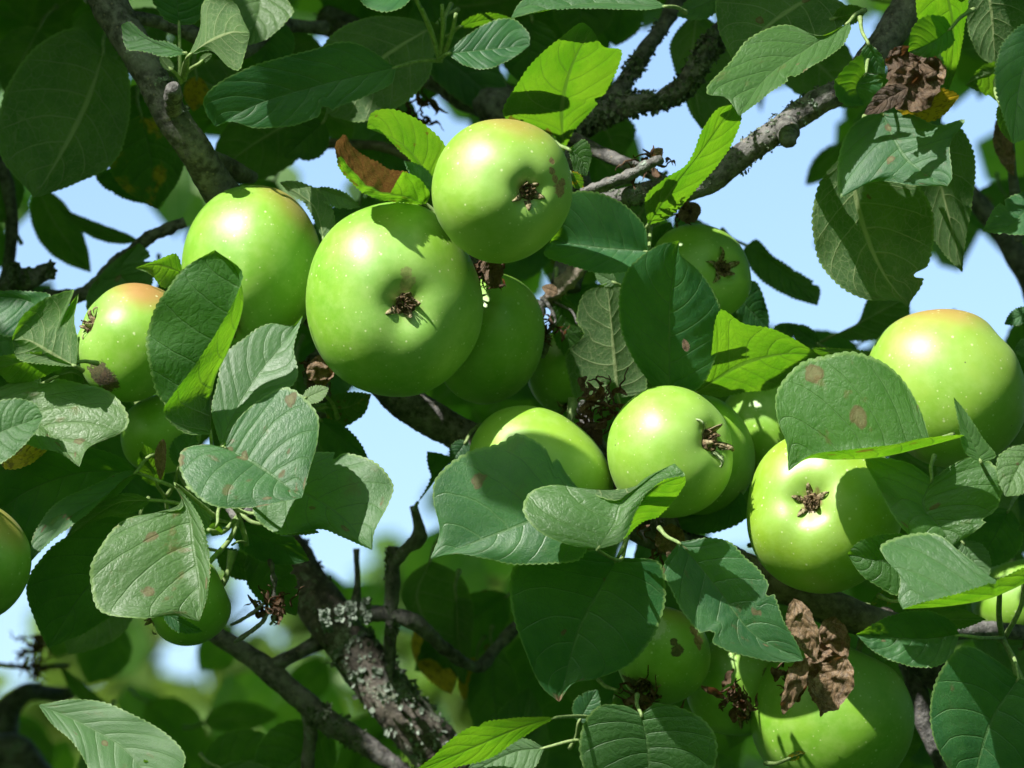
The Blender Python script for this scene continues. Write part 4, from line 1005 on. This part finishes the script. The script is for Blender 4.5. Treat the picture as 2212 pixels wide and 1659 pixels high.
branch([(-40, 1430, .4, 5), (40, 1440, .4, 5), (110, 1440, .4, 6), (150, 1440, .4, 5)], name='twig', rough=.2, sides=8)
crumple(72, 1420, 0.38, 34, 60, 40, 41, WITHER)  # dark berry cluster, drawn with the same dry strips as withered blossom
# ------------------------------------------------------------------ right middle and lower right
leaf([(2012, 962), (1900, 988), (1800, 993), (1745, 991), (1703, 1018)], [(1985, 880), (1950, 822), (1910, 785), (1862, 766), (1827, 761), (1783, 770), (1727, 788), (1680, 845), (1679, 903), (1699, 958)], [(2082, 941), (2000, 946), (1927, 961), (1830, 972), (1750, 984)], d=-0.05, g=(0, -.25), side='T', fold=(-14, -70), quilt=2.6, col=(.4, 0, 0), tooth=3.2)
leaf([(2013, 1034), (1995, 1095), (2040, 1150), (2050, 1184)], [(2059, 1003), (2107, 987), (2160, 1020), (2160, 1080), (2127, 1130)], [(1960, 1000), (1872, 992), (1899, 1055), (1925, 1105), (1967, 1158), (2010, 1178)], d=-0.042, g=(.05, -.2), side='T', col=(.15, 0, .1), fold=(-12, 2))
leaf([(2120, 1000), (2090, 930), (2060, 858)], [(2085, 975), (2072, 915)], [(2150, 985), (2125, 950), (2088, 893)], d=-0.055, side='T', g=(0, .1), col=(0, 0, .5), stalk=[(2140, 1040, -.03)])
leaf([(2240, 960), (2200, 1010), (2172, 1072)], [(2190, 965), (2156, 990), (2158, 1040)], [(2260, 1020), (2210, 1065)], d=-0.06, side='T', g=(0, -.5), col=(.2, 0, .5))
leaf([(2270, 1232), (2147, 1290), (2060, 1308), (1950, 1316)], [(2160, 1260), (2100, 1212), (2064, 1184), (2027, 1156), (1965, 1155), (1903, 1180), (1915, 1210), (1944, 1245), (1941, 1295)], [(2230, 1222), (2135, 1262), (2060, 1286), (1990, 1303)], d=-0.065, g=(0, -.55), side='T', col=(0, 0, .3), fold=(-8, -60))
leaf([(1960, 1180), (1900, 1210), (1831, 1197)], [(1939, 1283), (1899, 1267), (1859, 1239)], [(1950, 1155), (1887, 1159), (1850, 1175)], d=-0.035, side='T', g=(0, .2), fold=(-14, -14))
leaf([(1950, 1300), (2020, 1335), (2130, 1338)], [(2010, 1312), (2080, 1318)], [(1990, 1345), (2070, 1358)], d=-0.01, side='U', g=(0, .8))
gleaf((1940, 1282), (1880, 1306), 14, 18, 0, d=0.01, side='U', g=(0, .6), col=(0, .3, 1))
leaf([(2072, 1372), (1980, 1380), (1849, 1371)], [(2047, 1427), (1983, 1441), (1895, 1411)], [(2059, 1345), (2007, 1321), (1927, 1330)], d=-0.015, side='T', g=(0, .15), quilt=3.2, fold=(-26, -22), col=(.2, 0, .1), crump=2.5, stalk=[(2120, 1378, -.01), (2170, 1378, .02)])
leaf([(2200, 1465), (2140, 1560), (2095, 1720)], [(2290, 1500), (2280, 1620), (2200, 1700)], [(2150, 1425), (2086, 1396), (2040, 1437), (2012, 1510), (2016, 1590), (2050, 1660)], d=-0.03, side='T', g=(0, .1), col=(.1, 0, 0), fold=(-8, -8), stalk=[(2190, 1420, -.02), (2165, 1380, .02)])
gleaf((2180, 1100), (2110, 1230), 60, 60, 0, d=0.05, side='T', g=(0, .4))
gleaf((2080, 1170), (2130, 1260), 36, 30, 0, d=0.03, side='T', g=(0, -.2), col=(0, 0, .4))
gleaf((2230, 670), (2170, 700), 16, 18, 0, d=0.06, side='T', g=(0, -.3))
gleaf((2240, 740), (2190, 760), 22, 18, 0, d=0.05, side='T', g=(0, -.3), col=(0, 0, .4))
gleaf((1700, 1640), (1740, 1625), 8, 8, 0, d=-0.02, side='U', col=(0, .5, 1), g=(0, .6))
gleaf((1930, 1640), (1990, 1560), 30, 30, 0, d=0.12, side='U', g=(0, .9))
gleaf((1660, 1160), (1700, 1150), 16, 16, 0, d=0.06, side='U', g=(0, .9))
for (a_, m_, b_, r_) in (((2165, 1378, .02), (2158, 1330, .0), (2160, 1270, -.03), 7), ((2170, 1378, .02), (2205, 1310, .01), (2212, 1240, .0), 6), ((2165, 1378, .02), (2200, 1450, -.01), (2230, 1520, -.02), 6),
                     ((2170, 1380, .02), (2190, 1440, .0), (2210, 1560, .01), 4)):
    c = crom(np.array([a_, m_, b_]), 12)
    v, f = tube(P(c[:, 0], c[:, 1], c[:, 2]), np.linspace(r_, r_ * .8, 12) * S, 8, 0.06, 200)
    link2('stalk', v, f, STALK, TREE)

# ------------------------------------------------------------------ dead leaves and withered blossom
def dleaf(b, t, wl, wr, d, cr, seed, label=None, bend=0, col=Z, **kw):
    o = gleaf(b, t, wl, wr, bend, d=d, side='T', dead=1.0, crump=cr, name='dead_leaf', label=label, stalk=False, tooth=1.0, seed=seed, col=col, **kw)
    return o
dleaf((1925, 105), (1985, 235), 75, 40, -0.005, 22, 101, 'dark red-brown crumpled leaf under the top right twigs')
dleaf((2025, 150), (1905, 215), 60, 45, -0.012, 20, 102)
dleaf((1960, 190), (1868, 246), 18, 26, -0.02, 9, 103)
dleaf((1990, 120), (2020, 200), 40, 40, 0.01, 18, 104)
leaf([(1950, 185), (1990, 235), (2060, 225)], [(2030, 190), (2070, 205)], [(1940, 235), (1985, 262), (2030, 255)], d=0.0, side='U', g=(0, .8), col=(0, .9, 0), crump=4, label='yellow leaf below the crumpled brown one')
dleaf((1715, 1295), (1765, 1430), 28, 34, -0.012, 9, 105, 'tan crumpled leaf hanging under the smooth limb')
dleaf((1790, 1330), (1830, 1420), 24, 40, 0.0, 12, 106)
dleaf((1740, 1420), (1690, 1545), 26, 22, -0.03, 14, 107, 'orange-brown shredded leaf hanging in front of the large bottom apple')
dleaf((1830, 1420), (1770, 1550), 40, 42, -0.02, 13, 108)
dleaf((1770, 1430), (1790, 1530), 46, 34, -0.01, 18, 109)
dleaf((1770, 1370), (1805, 1480), 44, 50, 0.005, 18, 121)
dleaf((1720, 1450), (1850, 1490), 34, 30, 0.0, 16, 122)
dleaf((680, 770), (700, 840), 30, 24, 0.025, 14, 110)
dleaf((660, 800), (720, 800), 16, 18, 0.02, 12, 111)
dleaf((352, 950), (345, 1040), 10, 14, 0.0, 5, 112, 'rust-red dead leaf strip beside the small bright apple')
dleaf((1050, 560), (1080, 625), 26, 22, 0.005, 14, 113)
dleaf((1205, 632), (1170, 622), 12, 12, 0.05, 4, 114)
dleaf((1420, 1140), (1480, 1200), 36, 30, 0.02, 14, 115)
dleaf((1460, 1190), (1445, 1215), 10, 14, -0.01, 4, 116)
dleaf((2150, 260), (2190, 380), 18, 18, 0.11, 8, 117)
dleaf((1250, 920), (1300, 960), 26, 26, 0.02, 8, 118)
dleaf((1480, 440), (1500, 480), 26, 26, 0.06, 12, 119)
dleaf((1590, 1010), (1605, 1060), 14, 14, 0.05, 8, 120)
crumple(1300, 862, 0.02, 44, 40, 40, 21, WITHER, label='dried-up brown blossom between the lower apples')
crumple(1275, 925, 0.022, 34, 34, 26, 22, WITHER)
crumple(1058, 595, 0.02, 34, 34, 24, 23, WITHER)
crumple(690, 800, 0.035, 30, 30, 14, 24, WITHER)
crumple(1195, 700, 0.06, 26, 44, 14, 25, WITHER)
crumple(1430, 1170, 0.03, 44, 24, 14, 26, WITHER)
crumple(1600, 1510, 0.0, 46, 36, 22, 27, WITHER)
crumple(1700, 1470, 0.0, 40, 36, 16, 28, WITHER)
crumple(1390, 1520, 0.02, 50, 24, 26, 29, WITHER)
crumple(590, 1310, 0.03, 40, 30, 26, 30, WITHER)
crumple(1480, 455, 0.06, 30, 26, 10, 31, WITHER)
crumple(900, 240, 0.14, 50, 36, 20, 32, WITHER)
crumple(1400, 352, 0.02, 40, 18, 22, 33, WITHER)
for pp_ in ([(570, 1170, .035, 7), (592, 1250, .032, 6), (588, 1312, .03, 6)], [(585, 1315, .03, 6), (560, 1350, .03, 5), (505, 1388, .03, 4)], [(575, 1300, .03, 4), (530, 1335, .03, 4), (498, 1350, .03, 3)], [(600, 1300, .03, 5), (590, 1340, .03, 4), (583, 1350, .03, 3)],
            [(1170, 640, .06, 5), (1200, 690, .06, 4), (1185, 715, .06, 5), (1200, 700, .055, 4)]):
    branch(pp_, name='twig', rough=.5, sides=8, step=4, rs=300)

# ------------------------------------------------------------------ shaded leaves deeper in the crown
SKY_GAPS = [
    [(85, 395), (205, 378), (320, 440), (338, 500), (300, 560), (215, 625), (110, 628), (45, 560), (35, 470)],
    [(625, 350), (705, 328), (750, 375), (775, 405), (690, 405)], [(-20, 40), (15, 40), (20, 90), (-20, 95)],
    [(640, 75), (660, 75), (670, 115), (640, 115)], [(935, 265), (985, 255), (985, 320), (940, 320)],
    [(1315, 45), (1435, 40), (1370, 140), (1335, 140)], [(1372, 195), (1480, 105), (1502, 160), (1440, 225), (1405, 192)],
    [(1385, 250), (1500, 185), (1535, 225), (1480, 300), (1470, 345), (1400, 340), (1378, 310)],
    [(1520, 430), (1620, 360), (1830, 235), (1825, 310), (1745, 400), (1755, 520), (1780, 620), (1870, 680), (1800, 725), (1700, 700), (1650, 620), (1620, 520), (1530, 480)],
    [(1590, 250), (1640, 220), (1800, 175), (1660, 270), (1600, 310)],
    [(1960, 660), (2020, 610), (2080, 590), (2115, 480), (2230, 620), (2230, 700), (2150, 720), (2040, 665)],
    [(2120, 240), (2170, 235), (2180, 285), (2125, 300)], [(2110, 350), (2150, 350), (2150, 420), (2110, 400)],
    [(800, 862), (880, 868), (985, 950), (985, 1000), (930, 1070), (850, 1075), (790, 985), (745, 925)],
    [(670, 1150), (770, 1190), (760, 1290), (700, 1280)], [(0, 1270), (80, 1320), (75, 1470), (0, 1530)], [(180, 1440), (230, 1440), (230, 1500), (180, 1490)],
    [(1195, 640), (1240, 650), (1215, 720), (1190, 720)], [(1560, 1150), (1620, 1150), (1640, 1215), (1600, 1210)], [(1505, 440), (1530, 430), (1560, 470), (1520, 485)],
    [(520, 1280), (590, 1300), (590, 1400), (520, 1340)], [(365, 1390), (445, 1385), (450, 1470), (360, 1480)], [(830, 1080), (940, 1080), (930, 1180), (840, 1180)],
]
def in_poly(x, y, poly):
    c = False; n = len(poly)
    for i in range(n):
        x1, y1 = poly[i]; x2, y2 = poly[(i + 1) % n]
        if (y1 > y) != (y2 > y) and x < (x2 - x1) * (y - y1) / (y2 - y1) + x1: c = not c
    return c
def in_sky(x, y): return any(in_poly(x, y, p) for p in SKY_GAPS)
r_ = random.Random(91)
made = 0; tries = 0
filled = []
while made < 150 and tries < 30000:
    tries += 1
    x = r_.uniform(-80, W + 80); y = r_.uniform(-80, H + 60)
    if x < 1060 and y > 1080 and r_.random() < 0.90: continue
    if min([math.hypot(x - a, y - b) for a, b in filled] or [999]) < 78: continue
    an = r_.uniform(0.15, 0.85) * math.pi if r_.random() < .75 else r_.uniform(0, 6.28)
    ln = r_.uniform(95, 140); wd = r_.uniform(52, 82)
    dx, dy = math.cos(an), math.sin(an)
    bad = False
    for s_ in (-1.05, -.5, 0, .5, 1.05):
        for q_ in (-.75, 0, .75):
            if in_sky(x + dx * ln * s_ + dy * wd * q_ * (1 - abs(s_) * .7), y + dy * ln * s_ - dx * wd * q_ * (1 - abs(s_) * .7)): bad = True
    if bad: continue
    filled.append((x, y)); made += 1
    dd = r_.uniform(0.14, 0.42)
    gleaf((x - dx * ln, y - dy * ln), (x + dx * ln, y + dy * ln), wd, wd * r_.uniform(.75, 1.1), r_.uniform(-14, 14), d=dd, side=r_.choice('TTU'),
          g=(r_.uniform(-.4, .4), r_.uniform(-.6, .6)), hero=False, nv=4, wave=.06, seed=1000 + made,
          col=(r_.choice((0, 0, .2)), 0, 0), fold=(r_.uniform(-20, 10), r_.uniform(-20, 10)))

def leafcloud(name, pos, nrm, size, mat, parent, col=Z, dead=0.0):
    """one mesh of many folded leaves: (n,3) positions and normals"""
    n = len(pos); V = []; F = []; UVs = []
    rr = random.Random(n)
    shape = [(0, 0, 0), (-.34, .25, .06), (.34, .25, .06), (0, .3, 0), (-.38, .6, .06), (.38, .6, .06), (0, .65, -.01), (0, 1.0, -.08)]
    fc = [(0, 3, 1), (0, 2, 3), (1, 3, 6, 4), (3, 2, 5, 6), (4, 6, 7), (6, 5, 7)]
    for i in range(n):
        nz = Vector(nrm[i]).normalized()
        ax = Vector((rr.gauss(0, 1), rr.gauss(0, 1), rr.gauss(0, 1) - .6)); ax = (ax - nz * ax.dot(nz)).normalized(); sd_ = nz.cross(ax)
        s_ = size * rr.uniform(.75, 1.25); o = len(V); p0 = Vector(pos[i])
        for (a, b, c) in shape:
            V.append(tuple(p0 + (sd_ * a + ax * (b - .5) + nz * c) * s_)); UVs.append((a / .8 + .5, b))
        F += [tuple(q + o for q in g) for g in fc]
    o = link2(name, V, F, mat, parent, WPOS[parent.name], uvs=UVs, attr=[dead] * len(V), smooth=True)
    o['kind'] = 'stuff'; o.color = (*col, 1)
    return o

# unseen leaves added towards the sun to shade chosen spots, sparing lit points
LIT = [(1340, 960, -.02), (1430, 1040, -.02), (1500, 940, -.02), (1350, 1020, -.02), (1260, 1140, -.05), (1390, 1060, -.05), (380, 380, .02), (1110, 390, -.05), (1000, 360, -.05), (780, 700, -.03), (690, 700, -.02), (820, 500, -.02), (300, 100, .0), (250, 20, .0), (350, 210, 0), (430, 330, .0), (480, 395, .01), (1450, 620, 0), (1380, 640, 0), (1420, 760, 0), (1230, 570, .01), (1350, 575, .0), (1050, 1160, -.04), (1250, 1180, -.035), (1020, 1010, -.04), (980, 1150, -.04), (1500, 870, -.02), (480, 120, 0), (520, 50, 0), (240, 170, .0), (1740, 1000, -.03), (1630, 1300, -.03), (1700, 1350, -.03), (1560, 1330, -.03), (730, 1350, .12), (800, 1450, .11), (700, 1290, .12), (590, 480, .0), (520, 560, .0), (1040, 340, -.05), (1000, 430, -.05), (1120, 300, -.05), (740, 560, -.03), (730, 640, -.03), (700, 560, -.02), (960, 540, -.02), (300, 640, 0), (280, 700, -.02), (330, 900, .01),
       (1180, 130, .015), (1280, 150, .035), (1200, 240, .05), (1130, 210, .03), (1250, 190, .035), (1240, 100, .02), (880, 300, 0), (800, 400, -.02), (1150, 920, 0), (1100, 940, 0), (1230, 960, 0), (1400, 900, -.02), (1380, 980, -.02), (1480, 870, -.02),
       (1600, 760, .03), (1680, 770, .03), (2000, 720, 0), (1930, 740, 0.01), (2100, 710, 0.01), (2150, 770, 0), (2040, 690, .02), (2050, 760, -.02), (1930, 780, -.01), (1700, 980, -.03), (1680, 1080, -.03), (1780, 1060, -.03), (560, 760, -.02), (600, 740, -.02), (420, 840, -.05), (500, 740, -.05),
       (600, 900, -.05), (500, 1030, -.06), (620, 980, -.05), (760, 1030, -.03), (700, 1020, -.03), (320, 1160, -.04), (260, 1250, -.03), (350, 1280, -.03), (150, 870, -.03), (200, 900, -.03), (100, 680, -.03),
       (1650, 120, -.01), (1580, 180, -.01), (1720, 90, -.01), (1540, 300, 0), (1480, 420, 0), (2000, 300, -.02), (1960, 380, -.02), (2030, 60, .01), (2180, 270, -.03), (1300, 570, 0),
       (1220, 1100, -.05), (1420, 1040, -.05), (1180, 1190, -.04), (1100, 1190, -.03), (980, 1060, -.03), (1640, 1330, -.02), (1680, 1390, -.02), (1960, 1200, -.06), (2050, 1260, -.06), (1850, 940, -.05), (1750, 850, -.05),
       (240, 1570, -.04), (1080, 1590, -.02), (480, 60, 0), (330, 85, 0), (560, 50, .05), (1060, 110, .03), (1270, 10, 0), (830, 0, 0), (1700, 1290, .03), (2100, 1100, -.04), (2200, 1000, -.06), (120, 1160, -.01), (590, 230, .03), (1190, 1300, 0)]
SHADE = [(830, 540, -.03, 34), (900, 560, -.03, 26), (870, 830, -.02, 50), (960, 760, -.01, 45), (1100, 500, -.04, 20), (400, 680, -.05, 40), (380, 780, -.05, 34), (140, 240, .09, 80), (160, 340, .09, 60), (60, 200, .1, 60),
         (1850, 560, 0, 60), (1880, 460, 0, 60), (1900, 520, 0, 50), (1870, 330, -.02, 30), (700, 160, .03, 50), (780, 170, .03, 50), (500, 240, .03, 26), (1520, 640, .0, 30),
         (1250, 1250, 0, 40), (1330, 1330, 0, 50), (1180, 1380, 0, 50), (1250, 1430, 0, 40), (1500, 1240, -.02, 30), (1560, 1210, -.02, 30), (1530, 570, .05, 50), (1560, 640, .05, 40), (1060, 780, .04, 60), (1090, 680, .04, 40),
         (1800, 1550, .04, 70), (1700, 1600, .04, 70), (1880, 1500, .04, 60), (1580, 1480, .05, 60), (1430, 1450, .03, 40), (400, 1290, .02, 50), (160, 1250, .02, 60), (100, 1050, 0, 60), (210, 1000, 0, 40), (1960, 1080, -.04, 30),
         (2000, 1130, -.04, 30), (1920, 1040, -.04, 26), (2100, 1500, -.03, 60), (2150, 1600, -.03, 60), (1450, 1600, -.01, 60), (1320, 1600, -.01, 50), (1330, 470, .01, 36), (1300, 760, .05, 50), (1870, 1150, 0, 26), (1800, 1230, 0, 50),
         (1750, 900, -.05, 18), (650, 1120, -.03, 26), (-20, 1200, -.03, 60), (1280, 800, .08, 50), (1960, 1390, -.01, 40), (1000, 1000, -.03, 16), (1700, 1440, 0, 30), (1060, 820, .04, 50), (1120, 720, .04, 40), (1750, 1480, .04, 60), (1850, 1600, .04, 60), (1640, 1500, .05, 50), (1840, 1480, .03, 50), (1880, 1600, .03, 50), (1760, 1600, .03, 50), (1700, 1540, .03, 50), (1600, 600, .05, 30), (1480, 560, .05, 40), (1900, 1560, .04, 50), (1560, 560, .04, 40), (1230, 800, .08, 50), (1400, 1480, .03, 40), (1660, 940, .07, 24), (405, 1340, .02, 50), (350, 300, .03, 30), (850, 900, .08, 50), (980, 930, .08, 50)]
litw = np.array([P(a, b, c) for a, b, c in LIT])
def clear(p, t_rad):
    q = p - litw
    al = q @ SUN
    dist = np.linalg.norm(q - np.outer(al, SUN), axis=1)
    return not np.any((al > 0) & (dist < t_rad))
def in_view(p, margin):
    q = p - CL; z = q @ FWD
    x = (q @ RX) / z * D0 / S + W / 2; y = H / 2 - (q @ UP) / z * D0 / S
    return z > 0 and -margin < x < W + margin and -margin < y < H + margin
pos = []; nrm = []
r_ = random.Random(5)
for (x, y, d, rad) in SHADE:
    c = P(x, y, d)
    n = max(1, int((rad / 23.0) ** 2))
    for k in range(n):
        for tr_ in range(30):
            o_ = cam_dir(r_.gauss(0, 1), r_.gauss(0, 1), r_.gauss(0, 1)) * rad * S * r_.random() ** .5 * (0.75 if n > 1 else 0.2)
            o_ = o_ - SUN * np.dot(o_, SUN)
            q = c + o_ + SUN * r_.uniform(.2, .85)
            if in_view(q, 120) or not clear(q, .029 if tr_ < 18 else .024): continue
            pos.append(q); nrm.append(SUN + np.array([r_.gauss(0, .25) for _ in range(3)])); break
for k in range(7000):
    if len(pos) > 2300: break
    q = P(r_.uniform(-700, W + 700), r_.uniform(-400, H + 300), r_.uniform(.08, .75)) + SUN * r_.uniform(.22, .9)
    if in_view(q, 160) or not clear(q, .034): continue
    pos.append(q); nrm.append(SUN + np.array([r_.gauss(0, .4) for _ in range(3)]))
leafcloud('foliage_and_shade_leaves', pos, nrm, 0.052, LEAF, TREE)  # out-of-view leaves, added for the shadows they cast
# unseen leaf shell added around the view to block sky light
pos = []; nrm = []
c0 = P(W / 2, H / 2, .35)
for k in range(26000):
    if len(pos) > 5200: break
    dv = np.array([r_.gauss(0, 1) for _ in range(3)]); dv /= np.linalg.norm(dv)
    q = c0 + dv * r_.uniform(.55, 1.25)
    if in_view(q, 290) or not clear(q, .036): continue
    if (q - c0) @ FWD < -.42: continue
    pos.append(q); nrm.append(dv + np.array([r_.gauss(0, .4) for _ in range(3)]))
leafcloud('foliage_and_shade_leaves', pos, nrm, 0.080, LEAF, TREE)
pos = []; nrm = []  # another unseen leaf shell, added behind the camera to cut ambient light
for k in range(30000):
    if len(pos) > 6000: break
    dv = np.array([r_.gauss(0, 1) for _ in range(3)]); dv /= np.linalg.norm(dv)
    if dv @ FWD > -.05: continue
    q = c0 + dv * r_.uniform(2.7, 3.3)
    if q[2] < .05 or not clear(q, .055): continue
    pos.append(q); nrm.append(dv + np.array([r_.gauss(0, .4) for _ in range(3)]))
leafcloud('foliage_and_shade_leaves', pos, nrm, 0.15, LEAF, TREE)
# blurred leaves on the far side of the crown
pos = []; nrm = []
for k in range(6000):
    if len(pos) > 420: break
    x = r_.uniform(-60, W + 60); y = r_.uniform(-60, H + 60); d = r_.uniform(.55, 1.8)
    if x < 1100 and y > 1050 and r_.random() < .5: continue
    m = 60
    if any(in_sky(x + a * m, y + b * m) for a, b in ((0, 0), (1, 0), (-1, 0), (0, 1), (0, -1), (.7, .7), (-.7, .7), (.7, -.7), (-.7, -.7))): continue
    pos.append(P(x, y, d)); nrm.append(-FWD + np.array([r_.gauss(0, .6) for _ in range(3)]))
leafcloud('foliage_and_shade_leaves', pos, nrm, 0.058, LEAF, TREE)

# ------------------------------------------------------------------ trees far behind, thrown out of focus
FARLEAF = simple_mat('far_foliage', (0.05, 0.12, 0.025), (0.15, 0.24, 0.05), 1.5, 0.6, 0.3, 0.01, (0.22, 0.42, 0.04))
FARLEAF2 = simple_mat('far_foliage_yellowish', (0.07, 0.14, 0.03), (0.18, 0.27, 0.06), 1.2, 0.6, 0.3, 0.01, (0.28, 0.45, 0.06))
r_ = random.Random(17)
def fartree(name, label, gx, dist, blobs, mat, nleaf, size, trunk_r):
    k = dist / D0
    base = P(gx, 0, dist - D0); base[2] = 0
    root = empty(name, base); tag(root, label, 'tree')
    pos = []; nrm = []
    for (bx, by, br) in blobs:
        for _ in range(int(nleaf * br * br / 9000)):
            while True:
                o_ = np.array([r_.gauss(0, .5), r_.gauss(0, .5), r_.gauss(0, .5)])
                if np.linalg.norm(o_) < 1.1: break
            x = bx + o_[0] * br; y = by + o_[1] * br
            if in_sky(x, y) or in_sky(x + 18, y + 14) or in_sky(x - 18, y - 14): continue
            pos.append(P(x, y, dist - D0 + o_[2] * br * S * k)); nrm.append(np.array([r_.gauss(0, 1), r_.gauss(0, 1), r_.gauss(.8, 1)]))
    leafcloud('crown', pos, nrm, size, mat, root)
    tb = [base + np.array([0, 0, -.05]), base + np.array([.1, 0, 1.2]), P(blobs[0][0], blobs[0][1] + 400, dist - D0), P(blobs[0][0], blobs[0][1], dist - D0)]
    c = crom(np.hstack([np.array(tb), [[trunk_r], [trunk_r * .8], [trunk_r * .5], [trunk_r * .15]]]), 24)
    c[:, 2] = np.linspace(tb[0][2], tb[-1][2], 24)
    v, f = tube(c[:, :3], c[:, 3], 12, .1, 3)
    link2('trunk', v, f, BARKL, root, base)
fartree('broadleaf_tree', 'blurred pale green tree far behind, lower left below the pale leaves', 300, 11.0,
        [(160, 1390, 110), (330, 1340, 70), (470, 1290, 60), (600, 1470, 90), (250, 1560, 190), (120, 1500, 120), (500, 1480, 130), (560, 1600, 160), (330, 1640, 200), (60, 1620, 160), (650, 1350, 90), (240, 1400, 90), (-100, 1560, 160), (200, 1900, 400), (500, 1900, 400)], FARLEAF2, 46, 0.13, .16)
fartree('broadleaf_tree', 'blurred green tree far behind, seen between the twigs left of centre', 950, 14.0,
        [(840, 1240, 90), (950, 1180, 80), (900, 1130, 60), (1000, 1280, 110), (820, 1420, 130), (1000, 1500, 160), (720, 1260, 50), (930, 1060, 36), (1100, 1400, 160), (900, 1700, 300), (1200, 1700, 300)], FARLEAF, 46, 0.16, .2)
fartree('broadleaf_tree', 'blurred yellowish tree far behind the bottom right fruit', 1700, 12.0,
        [(1600, 1640, 140), (1750, 1700, 200), (2050, 1500, 130), (2150, 1420, 90), (1950, 1650, 160), (1500, 1560, 100), (1600, 1240, 60), (1900, 1900, 400)], FARLEAF2, 46, 0.14, .17)
